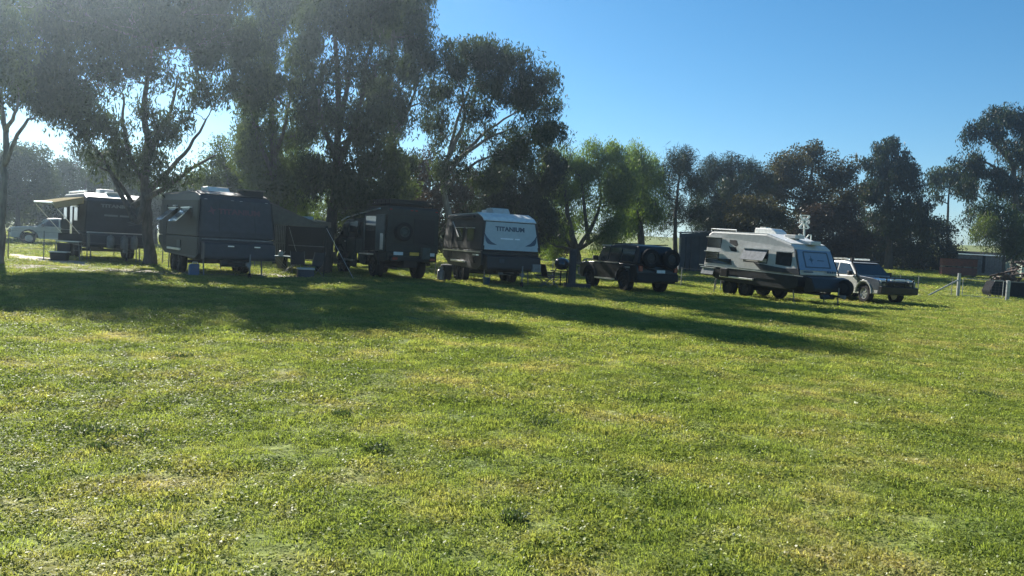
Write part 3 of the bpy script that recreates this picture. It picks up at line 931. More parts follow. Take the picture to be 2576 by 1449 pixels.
tree('round_tree', 'dark low tree row directly behind the caravan with the lit cream awning', 215, 76, 0.22,
     [[(215, 520), (215, 450)], [(215, 520), (270, 440)]],
     [(190, 415, 52, 38), (250, 405, 46, 34), (150, 460, 52, 46), (230, 475, 65, 48), (300, 445, 46, 46), (180, 525, 58, 40), (110, 510, 46, 40)], 'gum', 'broad', 'dark', group=LG)
tree('round_tree', 'dark tree behind the forked trunk of the big spreading gum', 390, 70, 0.20,
     [[(390, 530), (390, 480)], [(390, 530), (450, 460)]],
     [(330, 475, 46, 46), (420, 480, 52, 42), (300, 525, 56, 40), (480, 490, 52, 46), (400, 540, 75, 40), (510, 530, 46, 40)], 'gum', 'broad', 'dark', group=LG)

# ------------------------------------------------------------------ shared vehicle pieces
def heading(fx, fy):
    return math.atan2(fy, fx)

def wheel(parent, x, y, r, wd, rimmat='rim', tyre_w=None, lip=False, z=None):
    """wheel with tyre and rim as its own pieces; y<0 is the vehicle's right side"""
    n = node('wheel', parent, (x, y, r if z is None else z))
    h = wd / 2
    MB().lathe([(r * .60, -h), (r * .86, -h), (r * .97, -h * .8), (r, -h * .4), (r, h * .4), (r * .97, h * .8), (r * .86, h), (r * .60, h)], axis='Y', n=24, closed=True).build('tyre', M['rubber'], n, smooth=False)
    rb = MB()
    s = -1 if y < 0 else 1
    rb.lathe([(0.0, s * h * .55), (r * .18, s * h * .60), (r * .50, s * h * .45), (r * .56, s * h * .9), (r * .61, s * h * .9), (r * .61, -s * h * .7), (0, -s * h * .7)], axis='Y', n=20)
    for k in range(6):
        a = k * PI / 3
        rb.obox((r * .33 * math.cos(a), s * h * .62, r * .33 * math.sin(a)), (r * .42, .03, r * .11), (0, -a, 0))
    rb.build('rim', M[rimmat], n)
    return n

def window(parent, x0, x1, z0, z1, y, side, mat='glass', name='window', tilt=0.0, frame='blacktrim', vis=False):
    """side window: frame with a pane; tilt > 0 opens it outward from its top hinge"""
    w_ = node(name, parent, ((x0 + x1) / 2, y, z1))
    wd, ht = x1 - x0, z1 - z0
    s = side
    fr = MB()
    t = 0.05
    fr.box(-wd / 2, wd / 2, min(0, s * .03), max(0, s * .03), -t, 0)
    fr.box(-wd / 2, wd / 2, min(0, s * .03), max(0, s * .03), -ht, -ht + t)
    fr.box(-wd / 2, -wd / 2 + t, min(0, s * .03), max(0, s * .03), -ht + t, -t)
    fr.box(wd / 2 - t, wd / 2, min(0, s * .03), max(0, s * .03), -ht + t, -t)
    fr.build('frame', M[frame], w_)
    if tilt:
        MB().box(-wd / 2 + t, wd / 2 - t, min(0, s * .012), max(0, s * .012), -ht + t, -t).build('opening', M['glass'], w_)
    a = tilt * s
    MB().box(-wd / 2 + t * .6, wd / 2 - t * .6, -.012 + s * .02, .012 + s * .02, -ht + t * .6, -t * .6).build('pane', M[mat], w_, rot=(a, 0, 0))
    if vis:
        hd = MB(); hd.box(-wd / 2 - .05, wd / 2 + .05, min(s * .0, s * .10), max(0, s * .10), .0, .035)
        hd.build('visor', M['alu'], w_)
    return w_

def jack_leg(parent, x, y, z, lean=0.0):
    mb = MB()
    mb.cyl((x, y, z), (x + lean, y, .03), .025)
    mb.box(x + lean - .09, x + lean + .09, y - .09, y + .09, 0, .03)
    return mb.build('stabiliser_leg', M['steel'], parent)

def face_axes(L, zs, rake, ztop):
    a = Vector((L / 2, 0, zs)); b = Vector((L / 2 - rake, 0, ztop))
    up = (b - a).normalized(); right = Vector((0, 1, 0))
    return a, up, right, right.cross(up)

def caravan(name, label, px, Y, hx, hy, L=5.8, W=2.45, zs=1.28, ztop=2.55, zr=2.92, rake=0.38, slope=0.9, up='white', front='white', low='checker',
            wheels=(-0.75, 0.15), toolbox=True, roof='roofwhite', group='caravans parked in the camp row', tophw=0.93, r=0.40):
    """off-road caravan, x forward; returns the root and the measures of its front face"""
    f = Vector((hx, hy, 0)).normalized()
    nose = on(px, Y)
    c = nose - f * (L / 2)
    root = thing(name, label, 'caravan', (c.x, c.y, H(c.x, c.y)), heading(f.x, f.y), group)
    hw = W / 2
    # upper shell, narrowing to the roof
    pts = [(-L / 2, zs), (L / 2 - .03, zs), (L / 2 - .03 - rake * .10, zs + .2), (L / 2 - rake, ztop), (L / 2 - rake - .22, ztop + .14), (L / 2 - rake - slope, zr), (-L / 2 + .25, zr), (-L / 2 + .03, zr - .14)]
    hws = [hw, hw, hw, hw * tophw, hw * tophw, hw * tophw, hw * tophw, hw * tophw]
    MB().prism(pts, hws).build('body', M[up], root, bevel=.05)
    # lower shell with the rear kicked up
    lo = [(-L / 2 + .01, zs - .004), (-L / 2 + .01, 1.02), (-L / 2 + 1.0, .66), (L / 2 - .5, .60), (L / 2 - .03, .78), (L / 2 - .02, zs - .004)]
    MB().prism(lo, hw - .015).build('lower_body', M[low], root, bevel=.03)
    # roof cap
    rc = [(L / 2 - rake - .30, ztop + .155), (L / 2 - rake - slope - .02, zr + .012), (-L / 2 + .30, zr + .012), (-L / 2 + .30, zr + .04), (L / 2 - rake - slope, zr + .045), (L / 2 - rake - .26, ztop + .185)]
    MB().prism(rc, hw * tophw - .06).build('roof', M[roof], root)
    # front panel
    a, u, rt, n = face_axes(L - .06, zs + .2, rake * .9, ztop)
    o = a + n * .012
    hgt_ = (ztop - zs - .2)
    q = [o + rt * (-hw + .07), o + rt * (hw - .07), o + rt * (hw * tophw - .07) + u * hgt_, o + rt * (-hw * tophw + .07) + u * hgt_]
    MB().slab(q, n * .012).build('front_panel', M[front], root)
    # corner trims
    for s in (-1, 1):
        MB().tube([a + rt * s * (hw + .002) - u * .2, a + rt * s * (hw + .002), a + rt * s * (hw * tophw + .002) + u * hgt_], .028, 6).build('corner_trim', M['blacktrim'], root)
    # running gear
    for x in wheels:
        for s in (-1, 1):
            wheel(root, x, s * (hw - .16), r, .26, 'rimdark')
    for s in (-1, 1):
        mb = MB()
        x0, x1 = wheels[0] - r - .12, wheels[-1] + r + .12
        mb.box(x0, x1, s * hw - .02 * (s < 0) - (0 if s > 0 else .05), s * hw + (.07 if s > 0 else .02), 2 * r + .02, 2 * r + .10)
        mb.build('mudguard', M['alu' if name != 'x' else 'alu'], root, bevel=.015)
    ch = MB()
    for s in (-1, 1):
        ch.box(-L / 2 + .6, L / 2 - .3, s * .55 - .05, s * .55 + .05, .46, .60)
        ch.tube([(L / 2 - .5, s * .55, .52), (L / 2 + 1.25, 0, .50)], .05, 4)
    for x in wheels:
        ch.cyl((x, -hw + .2, r), (x, hw - .2, r), .05)
    ch.build('chassis', M['blacktrim'], root)
    if toolbox:
        MB().prism([(L / 2 - .01, .62), (L / 2 + .42, .62), (L / 2 + .46, .72), (L / 2 + .40, 1.18), (L / 2 - .01, 1.24)], hw - .10).build('toolbox', M[low], root, bevel=.03)
    hi = MB()
    hi.obox((L / 2 + 1.3, 0, .52), (.22, .12, .12)); hi.cyl((L / 2 + 1.36, 0, .5), (L / 2 + 1.36, 0, .42), .05)
    hi.build('hitch', M['steel'], root)
    jw = node('jockey_wheel', root, (L / 2 + .95, .16, 0))
    MB().cyl((0, 0, .12), (0, 0, .85), .028).build('post', M['steel'], jw)
    MB().lathe([(.03, -.035), (.11, -.035), (.11, .035), (.03, .035)], (0, 0, .11), 'Y', 14, True).build('tyre', M['rubber'], jw)
    for x in (-L / 2 + .55, L / 2 - .45):
        for s in (-1, 1):
            jack_leg(root, x, s * (hw - .3), .62, .12 if x > 0 else -.05)
    return root, dict(L=L, W=W, hw=hw, zs=zs, ztop=ztop, zr=zr, a=a, u=u, rt=rt, n=n, h=hgt_)

def aircon(root, x, z, mat='roofwhite', w_=.62, l_=1.0):
    MB().prism([(x - l_ / 2, z), (x + l_ / 2, z), (x + l_ / 2 - .1, z + .12), (x + l_ / 4, z + .24), (x - l_ / 2 + .05, z + .24), (x - l_ / 2, z + .15)], w_ / 2).build('air_conditioner', M[mat], root, bevel=.03)

def hatch(root, x, z, sz=.55, h=.10, mat='roofwhite', y=0.0):
    MB().box(x - sz / 2, x + sz / 2, y - sz / 2, y + sz / 2, z, z + h).build('roof_hatch', M[mat], root, bevel=.02)

# ------------------------------------------------------------------ caravan 1: far left, lit cream awning
v, d = caravan('caravan', 'black caravan with a sunlit cream awning half hidden by the big gum trunk', 295, 35.0, 0.63, -0.776, L=5.8, W=2.6, up='charcoal', front='charcoal', low='charcoal', roof='roofwhite', rake=.25, zr=2.95, ztop=2.62)
fo = d['a'] + d['n'] * .026
text_part('front_lettering', 'TITANIUM', .20, M['greytext'], v, fo + d['u'] * .96, d['rt'], d['u'], 1.35)
tl = MB()
for (y0, y1) in ((-.55, .0), (.08, .55)):
    tl.slab([fo + d['rt'] * y0 + d['u'] * .50, fo + d['rt'] * y1 + d['u'] * .50, fo + d['rt'] * y1 + d['u'] * .58, fo + d['rt'] * y0 + d['u'] * .58], d['n'] * .004)
tl.build('small_lettering', M['greytext'], v)
sw = MB()
for k in range(3):
    sw.slab([fo + d['rt'] * .35 + d['u'] * (.12 + .07 * k), fo + d['rt'] * 1.05 + d['u'] * (.26 + .09 * k), fo + d['rt'] * 1.05 + d['u'] * (.28 + .09 * k), fo + d['rt'] * .5 + d['u'] * (.14 + .07 * k)], d['n'] * .004)
sw.build('swoosh_graphic', M['greytext'], v)
MB().slab([(-2.85, -1.304, 1.30), (2.82, -1.304, 1.30), (2.66, -1.228, 2.60), (-2.82, -1.228, 2.78)], (0, -.010, 0)).build('side_cladding', M['darkside'], v)
MB().slab([(-2.85, -1.290, 1.02), (-1.9, -1.290, .68), (2.4, -1.290, .64), (2.85, -1.290, .80), (2.85, -1.290, 1.26), (-2.85, -1.290, 1.26)], (0, -.010, 0)).build('lower_cladding', M['darkside'], v)
MB().box(d['L'] / 2, d['L'] / 2 + .03, -1.25, 1.25, 1.22, 1.27).build('front_trim_strip', M['alu'], v)
aircon(v, .2, 3.0)
hatch(v, 1.6, 2.98); hatch(v, -1.5, 3.0)
MB().tube([(-2.4, -1.05, 3.10), (1.6, -1.05, 3.08)], .03).tube([(-2.4, -1.05, 3.0), (-2.4, -1.05, 3.1)], .02).tube([(1.6, -1.05, 3.0), (1.6, -1.05, 3.08)], .02).build('roof_rail', M['alu'], v)
for (x0, x1, z0, z1) in ((-1.9, -1.1, 1.75, 2.35), (.6, 1.4, 1.7, 2.35)):
    window(v, x0, x1, z0, z1, -1.318, -1, 'glass', vis=True)
window(v, -.35, .25, .95, 2.45, -1.318, -1, 'glass', name='door')
aw = MB()
aw.slab([(2.2, -1.26, 2.74), (-2.6, -1.26, 2.78), (-2.5, -2.45, 2.52), (2.25, -2.45, 2.42)], (0, 0, .03))
aw.slab([(2.24, -1.28, 2.72), (2.28, -2.45, 2.41), (2.30, -2.38, 2.20), (2.28, -1.9, 2.30), (2.26, -1.28, 2.48)], (.02, 0, 0))
awn = aw.build('awning', M['canvas'], v)
MB().cyl((2.3, -2.48, 2.43), (-2.55, -2.48, 2.53), .04).build('awning_roller', M['alu'], awn)
for x in (2.1, -2.4):
    MB().cyl((x, -2.45, 2.42), (x, -1.34, 1.1), .018).build('awning_arm', M['alu'], awn)
for s in (-.45, .1, .5):
    g = MB(); g.lathe([(0, .0), (.13, .0), (.15, .04), (.15, .46), (.11, .54), (.04, .56), (.04, .62), (0, .62)], (d['L'] / 2 + .75, s, .58), n=14)
    g.build('gas_bottle', M['steel'], v, smooth=True)

# ------------------------------------------------------------------ caravan 2: charcoal, side awning out to the right
v, d = caravan('caravan', 'large charcoal caravan with two windows propped open and a sloping awning', 594, 27.6, 0.59, -0.807, L=6.0, W=2.62, up='charcoal', front='charcoal', low='charcoal', roof='charcoal', rake=.22, zr=2.95, ztop=2.68, zs=1.35)
# olive-grey side sheet of the van
hw = d['hw']
MB().slab([(-2.9, -hw - .004, 1.40), (2.78, -hw - .004, 1.40), (2.66, -hw * .945 - .004, 2.62), (-2.85, -hw * .945 - .004, 2.72)], (0, -.012, 0)).build('side_cladding', M['olive'], v)
MB().slab([(-2.9, -hw - .002, 1.06), (-1.95, -hw - .002, .72), (2.9, -hw - .002, .70), (2.95, -hw - .002, 1.33), (-2.95, -hw - .002, 1.33)], (0, -.012, 0)).build('lower_cladding', M['olive'], v)
fo = d['a'] + d['n'] * .026
text_part('front_lettering', 'TITANIUM', .25, M['red'], v, fo + d['u'] * .72 + d['rt'] * .08, d['rt'], d['u'], 1.45)
star = MB()
for k in range(4):
    t = k * PI / 2 + .3
    star.slab([fo + d['rt'] * (-.85) + d['u'] * .74, fo + d['rt'] * (-.85 + .06 * math.cos(t + .8)) + d['u'] * (.74 + .06 * math.sin(t + .8)), fo + d['rt'] * (-.85 + .16 * math.cos(t)) + d['u'] * (.74 + .16 * math.sin(t)), fo + d['rt'] * (-.85 + .06 * math.cos(t - .8)) + d['u'] * (.74 + .06 * math.sin(t - .8))], d['n'] * .004)
star.build('front_emblem', M['red'], v)
for y in (-.62, .62):
    MB().slab([fo + d['rt'] * (y - .008) + d['u'] * .02, fo + d['rt'] * (y + .008) + d['u'] * .02, fo + d['rt'] * (y * .96 + .008) + d['u'] * 1.0, fo + d['rt'] * (y * .96 - .008) + d['u'] * 1.0], d['n'] * .003).build('panel_seam', M['blacktrim'], v)
MB().box(2.985, 3.01, -1.2, 1.2, 1.29, 1.33).build('front_trim_strip', M['steel'], v)
for y in (-1.05, -.15, .15, 1.05):
    MB().obox((2.76, y, 2.66), (.05, .10, .04)).build('marker_lamp', M['lamp'], v)
for y in (-.35, .55):
    MB().box(3.0 + .46, 3.0 + .50, y - .10, y + .10, 1.07, 1.11).build('toolbox_latch', M['alu'], v)
window(v, -1.25, -.15, 1.62, 2.36, -hw * .955 - .012, -1, 'skyglass', tilt=R(48), vis=True)
window(v, .70, 1.85, 1.60, 2.36, -hw * .955 - .012, -1, 'skyglass', tilt=R(45), vis=True)
window(v, -2.15, -1.6, .95, 2.5, -hw * .985 - .014, -1, 'blacktrim', name='door')
MB().box(.2, .7, -hw - .05, -hw - .012, .95, 1.2).build('access_hatch', M['charcoal'], v)
MB().obox((-.2, -hw - .05, 2.45), (.35, .08, .05)).build('porch_lamp', M['lamp'], v)
aircon(v, .1, 2.99, 'roofwhite', .8, 1.1)
hatch(v, -1.5, 2.99, .6, .12); hatch(v, 1.35, 2.96, .5, .07)
rb = MB().box(1.75, 2.45, .35, 1.05, 2.86, 3.08).build('roof_box', M['blacktrim'], v, bevel=.02)
MB().box(1.70, 2.50, .30, 1.10, 3.083, 3.13).build('lid', M['tan'], rb)
aw = MB()
aw.slab([(2.1, hw * .93 + .02, 2.80), (-2.2, hw * .93 + .02, 2.86), (-2.1, hw + 2.35, 2.12), (2.0, hw + 2.35, 1.95)], (0, 0, .025))
awn = aw.build('awning', M['awning'], v)
MB().cyl((2.05, hw + 2.38, 1.96), (-2.15, hw + 2.38, 2.13), .045).build('awning_roller', M['blacktrim'], awn)
MB().slab([(2.1, hw * .93 + .02, 2.78), (2.0, hw + 2.33, 1.94), (1.95, hw + .25, 1.94)], (-.015, 0, 0)).build('awning_side_wall', M['awning'], awn)
for x in (1.95, -2.05):
    MB().cyl((x, hw + 2.36, 1.98), (x * 1.35, hw + 3.3, .02), .006, n=4).build('guy_rope', M['whitetext'], v)
    MB().cyl((x, hw + 2.36, 2.0), (x, hw + 2.36, 0.0), .02).build('awning_pole', M['blacktrim'], awn)
MB().cyl((3.05, -.55, .52), (3.05, .35, .52), .15, n=14).build('water_tank', M['annex'], v)

# ------------------------------------------------------------------ caravan 3: pale front with dark lettering
v, d = caravan('caravan', 'caravan with a pale grey nose and a dark speckled side beside the black kettle barbecue', 1281, 31.8, 0.36, -0.933, L=5.6, W=2.5, up='bronze', front='palegrey', low='checker', roof='roofwhite', rake=.22, zr=2.88, ztop=2.56, zs=1.38, tophw=.90)
fo = d['a'] + d['n'] * .026
hw = d['hw']
text_part('front_lettering', 'TITANIUM', .25, M['navy'], v, fo + d['u'] * .70 + d['rt'] * -.03, d['rt'], d['u'], 1.25)
tl = MB()
for (y0, y1) in ((-.45, .09), (.17, .38)):
    tl.slab([fo + d['rt'] * y0 + d['u'] * .285, fo + d['rt'] * y1 + d['u'] * .285, fo + d['rt'] * y1 + d['u'] * .335, fo + d['rt'] * y0 + d['u'] * .335], d['n'] * .004)
tl.build('small_lettering', M['whitetext'], v)
for s in (-1, 1):
    P = [(1.13, .52), (1.02, .34), (.84, .16), (.60, .04), (.86, .045), (1.02, .09), (1.09, .20)]
    MB().slab([fo + d['rt'] * (s * y) + d['u'] * z for y, z in (P if s > 0 else P[::-1])], d['n'] * .004).build('corner_swoosh', M['navy'], v)
MB().slab([d['a'] + d['n'] * .026 + d['rt'] * -1.14 - d['u'] * .0, d['a'] + d['n'] * .026 + d['rt'] * 1.14, d['a'] + d['n'] * .026 + d['rt'] * 1.16 - d['u'] * .16, d['a'] + d['n'] * .026 + d['rt'] * -1.16 - d['u'] * .16], d['n'] * .003).build('chin_panel', M['palegrey'], v)
fr = d['L'] / 2 - .22
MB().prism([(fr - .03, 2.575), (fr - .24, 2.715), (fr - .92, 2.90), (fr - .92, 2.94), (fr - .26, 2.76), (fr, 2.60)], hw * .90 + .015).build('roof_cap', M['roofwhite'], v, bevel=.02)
aircon(v, 1.0, 2.93, 'white', .75, 1.0)
MB().obox((.35, -.25, 3.02), (.5, .35, .16)).build('roof_vent', M['roofwhite'], v)
hatch(v, -1.3, 2.93, .5, .08)
MB().box(-2.2, 1.5, -hw * .92 - .09, -hw * .92, 2.70, 2.80).build('awning_roll', M['blacktrim'], v)
MB().cyl((-1.3, -hw - .02, 2.55), (-.2, -hw - .06, 1.9), .022).build('awning_arm', M['alu'], v)
for (x0, x1, z0, z1) in ((-.75, .15, 1.72, 2.28), (.75, 1.65, 1.70, 2.26)):
    window(v, x0, x1, z0, z1, -hw * .965, -1, 'glass', vis=True)
window(v, -2.0, -1.4, .95, 2.4, -hw * .98, -1, 'blacktrim', name='door')
MB().box(-2.7, 2.65, -hw - .012, -hw - .002, 1.28, 1.33).build('side_trim_strip', M['alu'], v)
MB().box(1.3, 2.0, -hw - .06, -hw, .85, 1.10).build('pull_out_step', M['blacktrim'], v)
MB().box(2.05, 2.55, -hw - .14, -hw - .02, 1.16, 1.22).build('side_shelf', M['alu'], v)
MB().cyl((2.95, -.55, .50), (2.95, .10, .50), .06, n=10).build('water_pipe', M['steel'], v)
MB().obox((3.27, -.55, 1.0), (.03, .22, .16)).build('front_hatch', M['annex'], v)
MB().obox((3.3, .9, .78), (.25, .35, .30)).build('jerry_can_holder', M['steel'], v)

# ------------------------------------------------------------------ caravan 4: long white van with framed nose panel
v, d = caravan('caravan', 'long white caravan with a dark framed panel on its nose', 2052, 33.6, 0.50, -0.866, L=5.6, W=2.5, up='white', front='shadeblue', low='checker', roof='roofwhite', rake=.42, zr=2.90, ztop=2.40, zs=1.28, slope=1.6, tophw=.90, wheels=(-1.15, -.15), toolbox=False)
v.rotation_euler[1] = R(1.6)
hw = d['hw']; fo = d['a'] + d['n'] * .026
def yz(z):
    return -(hw + (hw * .90 - hw) * max(0, min(1, (z - 1.48) / 1.0))) - .003
MB().prism([(3.1, .62), (3.62, .66), (3.64, .80), (3.42, 1.20), (3.12, 1.262)], hw - .06).build('nose_box', M['checker'], v, bevel=.03)
fp = node('front_frame', v)
for (y0, y1, z0, z1) in ((-.78, .82, .12, .17), (-.74, .78, .80, .85)):
    MB().slab([fo + d['rt'] * y0 + d['u'] * z0, fo + d['rt'] * y1 + d['u'] * z0, fo + d['rt'] * y1 + d['u'] * z1, fo + d['rt'] * y0 + d['u'] * z1], d['n'] * .012).build('frame_bar', M['navy'], fp)
for (y0, y1) in ((-.78, -.72), (.76, .82)):
    MB().slab([fo + d['rt'] * y0 + d['u'] * .172, fo + d['rt'] * y1 + d['u'] * .172, fo + d['rt'] * (y1 * .98) + d['u'] * .798, fo + d['rt'] * (y0 * .98) + d['u'] * .798], d['n'] * .012).build('frame_bar', M['navy'], fp)
star = MB(); cy, cz = -.32, .48
for k in range(8):
    t = k * PI / 4; Rr = .20 if k % 2 == 0 else .10
    star.slab([fo + d['rt'] * cy + d['u'] * cz, fo + d['rt'] * (cy + .05 * math.cos(t + .5)) + d['u'] * (cz + .05 * math.sin(t + .5)), fo + d['rt'] * (cy + Rr * math.cos(t)) + d['u'] * (cz + Rr * math.sin(t)), fo + d['rt'] * (cy + .05 * math.cos(t - .5)) + d['u'] * (cz + .05 * math.sin(t - .5))], d['n'] * (.004 + .0004 * k))
star.build('star_emblem', M['navy'], v)
tl = MB()
tl.slab([fo + d['rt'] * .05 + d['u'] * .44, fo + d['rt'] * .50 + d['u'] * .44, fo + d['rt'] * .50 + d['u'] * .475, fo + d['rt'] * .05 + d['u'] * .475], d['n'] * .004)
tl.build('small_lettering', M['navy'], v)
bl = MB()
for k in range(4):
    y0 = .50 + k * .15
    bl.slab([fo + d['rt'] * y0 - d['u'] * .10, fo + d['rt'] * (y0 + .10) - d['u'] * .10, fo + d['rt'] * (y0 + .11) - d['u'] * .02, fo + d['rt'] * (y0 + .01) - d['u'] * .02], d['n'] * .02)
bl.slab([fo + d['rt'] * -.95 - d['u'] * .10, fo + d['rt'] * -.40 - d['u'] * .10, fo + d['rt'] * -.40 - d['u'] * .05, fo + d['rt'] * -.95 - d['u'] * .04], d['n'] * .02)
bl.build('lower_lettering', M['navy'], v)
# side: two bunk windows, round hatch, propped window, dark window and dark graphics
window(v, -2.75, -1.85, 2.15, 2.62, yz(2.3), -1, 'glass', vis=True)
window(v, -2.75, -1.90, 1.62, 1.95, yz(1.8), -1, 'glass', vis=True)
MB().slab([(-2.72, yz(1.5) - .004, 1.42), (-1.0, yz(1.5) - .004, 1.42), (-1.1, yz(1.7) - .004, 1.68), (-1.85, yz(1.6) - .004, 1.66), (-1.95, yz(1.7) - .004, 1.60), (-2.75, yz(1.7) - .004, 1.60)], (0, -.006, 0)).build('side_graphic', M['glass'], v)
MB().slab([(-1.35, yz(2.5) - .004, 2.56), (-.95, yz(2.5) - .004, 2.56), (-.72, yz(2.3) - .004, 2.26), (-.85, yz(2.1) - .004, 2.02), (-1.2, yz(2.1) - .004, 2.06), (-1.38, yz(2.3) - .004, 2.3)], (0, -.012, 0)).build('side_vent', M['blacktrim'], v)
window(v, -.35, 1.05, 1.62, 2.22, yz(1.95), -1, 'shade', tilt=R(30), vis=True)
window(v, 1.5, 2.35, 1.60, 2.18, yz(1.95), -1, 'glass', vis=True)
MB().slab([(.3, yz(1.4) - .004, 1.62), (.75, yz(1.4) - .004, 1.32), (2.9, yz(1.4) - .004, 1.30), (2.85, yz(1.5) - .004, 1.55), (2.0, yz(1.5) - .004, 1.50), (.9, yz(1.5) - .004, 1.58)], (0, -.006, 0)).build('side_swoosh', M['charcoal'], v)
MB().slab([(-3.1, -hw - .016, 1.27), (3.05, -hw - .016, 1.22), (3.07, -hw - .016, 1.26), (-3.1, -hw - .016, 1.31)], (0, -.01, 0)).build('side_trim_strip', M['alu'], v)
window(v, -2.85, -2.0, .82, 1.18, -hw - .01, -1, 'shade', tilt=R(22), vis=True, name='kitchen_hatch')
MB().box(-1.55, -1.1, -hw - .16, -hw - .01, .85, 1.25).build('spare_can', M['blacktrim'], v, bevel=.03)
aircon(v, .0, 2.945, 'roofwhite', .7, 1.3)
MB().obox((-.55, .2, 3.22), (.35, .3, .07)).build('antenna', M['white'], v)
hatch(v, 1.35, 2.80, .6, .16, 'white'); hatch(v, 2.15, 2.57, .6, .16, 'palegrey', y=.1)
MB().tube([(-2.8, -.95, 3.03), (-1.2, -.95, 3.03)], .025).tube([(-2.8, -.95, 2.9), (-2.8, -.95, 3.03)], .018).tube([(-1.2, -.95, 2.9), (-1.2, -.95, 3.03)], .018).build('roof_rail', M['alu'], v)
MB().cyl((3.5, -.55, .45), (3.5, .15, .45), .11, n=12).build('water_pipe', M['annex'], v)
wheel(v, 3.75, .55, .36, .24, 'rimdark', z=.85)

# ------------------------------------------------------------------ cars
def arch(cx, r, z0, n=9):
    """points of a wheel arch from front to rear at sill height z0"""
    a0 = math.asin(max(-1, min(1, (z0 - r * .92) / r)))
    return [(cx + r * math.cos(t), r * .92 + r * math.sin(t)) for t in np.linspace(a0, PI - a0, n)]

def car(name, label, cat, px, Y, hx, hy, L, W, prof, cab, glassx, paint, wheels, wr, rimmat, anchor='front', group=None, wheelw=.26, lower='blacktrim', arch_r=None, z0=.42):
    """prof: upper body outline from front bumper over bonnet to tail (x, z); cab: greenhouse (x, z) list"""
    f = Vector((hx, hy, 0)).normalized()
    p = on(px, Y)
    c = p - f * (L / 2) if anchor == 'front' else p + f * (L / 2)
    root = thing(name, label, cat, (c.x, c.y, H(c.x, c.y)), heading(f.x, f.y), group)
    hw = W / 2
    ar = arch_r or wr * 1.22
    pts = list(prof)
    low = []
    for wx in sorted(wheels):          # walk back to front along the sill
        low += arch(wx, ar, z0)[::-1]
    pts += [(-L / 2 + .05, z0)] + low + [(L / 2 - .08, z0)]
    MB().prism(pts, hw).build('body', M[paint], root, bevel=.075, seg=3)
    MB().prism([(-L / 2 + .1, z0 + .02), (-L / 2 + .1, z0 + .3), (L / 2 - .15, z0 + .3), (L / 2 - .15, z0 + .02)], hw - .28).build('underbody', M['blacktrim'], root)
    zc = min(z for x, z in cab); zt = max(z for x, z in cab)
    hws = [hw - .03 - .17 * (z - zc) / max(.01, zt - zc) for x, z in cab]
    MB().prism(cab, hws).build('cabin', M[paint], root, bevel=.07, seg=3)
    for s in (-1, 1):
        for g in glassx:
            q = []
            for (x, z) in g:
                y = hw - .03 - .17 * (z - zc) / max(.01, zt - zc) + .002
                q.append((x, s * y, z))
            if s > 0: q = q[::-1]
            MB().slab(q, (0, s * .012, 0)).build('side_window', M['glass'], root)
    for wx in wheels:
        for s in (-1, 1):
            wheel(root, wx, s * (hw - wheelw / 2 - .02), wr, wheelw, rimmat)
    return root

def windscreen(root, x0, z0, x1, z1, w0, w1, name='windscreen'):
    d_ = Vector((x1 - x0, 0, z1 - z0)); n = Vector((d_.z, 0, -d_.x)).normalized()
    if n.x * (1 if name == 'windscreen' else -1) < 0: n = -n
    q = [Vector((x0, -w0, z0)), Vector((x0, w0, z0)), Vector((x1, w1, z1)), Vector((x1, -w1, z1))]
    MB().slab([p + n * .004 for p in q], n * .014).build(name, M['glass'], root)

# silver wagon, far right
L = 4.95
g = car('parked_wagon', 'silver four wheel drive wagon with a black bull bar right of the white caravan', 'car', 2254, 35.2, .28, -.96, L, 1.95,
        [(L / 2, .60), (L / 2, .95), (L / 2 - .10, 1.06), (L / 2 - .45, 1.14), (.95, 1.22), (-L / 2 + .1, 1.20), (-L / 2, 1.1), (-L / 2, .55)],
        [(1.02, 1.20), (.35, 1.80), (-.2, 1.88), (-1.9, 1.86), (-2.35, 1.20)],
        [[(.80, 1.25), (.28, 1.73), (-.38, 1.76), (-.38, 1.25)], [(-.48, 1.25), (-.48, 1.76), (-1.32, 1.75), (-1.32, 1.25)], [(-1.42, 1.25), (-1.42, 1.74), (-1.85, 1.72), (-2.2, 1.25)]],
        'silver', (1.50, -1.38), .41, 'rim', group='cars parked in the camp row')
windscreen(g, .97, 1.25, .38, 1.77, .86, .74)
MB().box(L / 2 - .02, L / 2 + .02, -.62, .62, .72, 1.0).build('grille', M['blacktrim'], g)
bb = MB()
bb.prism([(L / 2 - .05, .45), (L / 2 + .16, .48), (L / 2 + .18, .78), (L / 2 - .0, .82)], .99)
for z in (.98, 1.18):
    bb.tube([(L / 2 - .1, -.92, z), (L / 2 + .13, -.72, z), (L / 2 + .13, .72, z), (L / 2 - .1, .92, z)], .035)
for y in (-.72, -.3, .3, .72):
    bb.cyl((L / 2 + .13, y, .78), (L / 2 + .13, y, 1.18), .032)
bb.build('bull_bar', M['black'], g, bevel=.01)
MB().box(L / 2 + .10, L / 2 + .16, -.5, .5, 1.06, 1.12).build('light_bar', M['lamp'], g)
for s in (-1, 1):
    MB().obox((L / 2 - .06, s * .76, .98), (.12, .34, .17)).build('headlight', M['lamp'], g)
    m_ = MB().obox((.68, s * 1.10, 1.30), (.14, .22, .20)).build('side_mirror', M['blacktrim'], g, bevel=.03)
    MB().tube([(-1.9, s * .62, 1.94), (-.1, s * .62, 1.95)], .025).build('roof_rail', M['alu'], g)
    for wx in (1.50, -1.38):
        fl = MB(); fl.tube([(x, s * .985, z) for x, z in arch(wx, .52, .45)], .045, 6); fl.build('wheel_flare', M['blacktrim' if wx > 9 else 'silver'], g)
MB().box(-.6, 1.2, -.99, -.93, .40, .47).build('side_step', M['alu'], g)
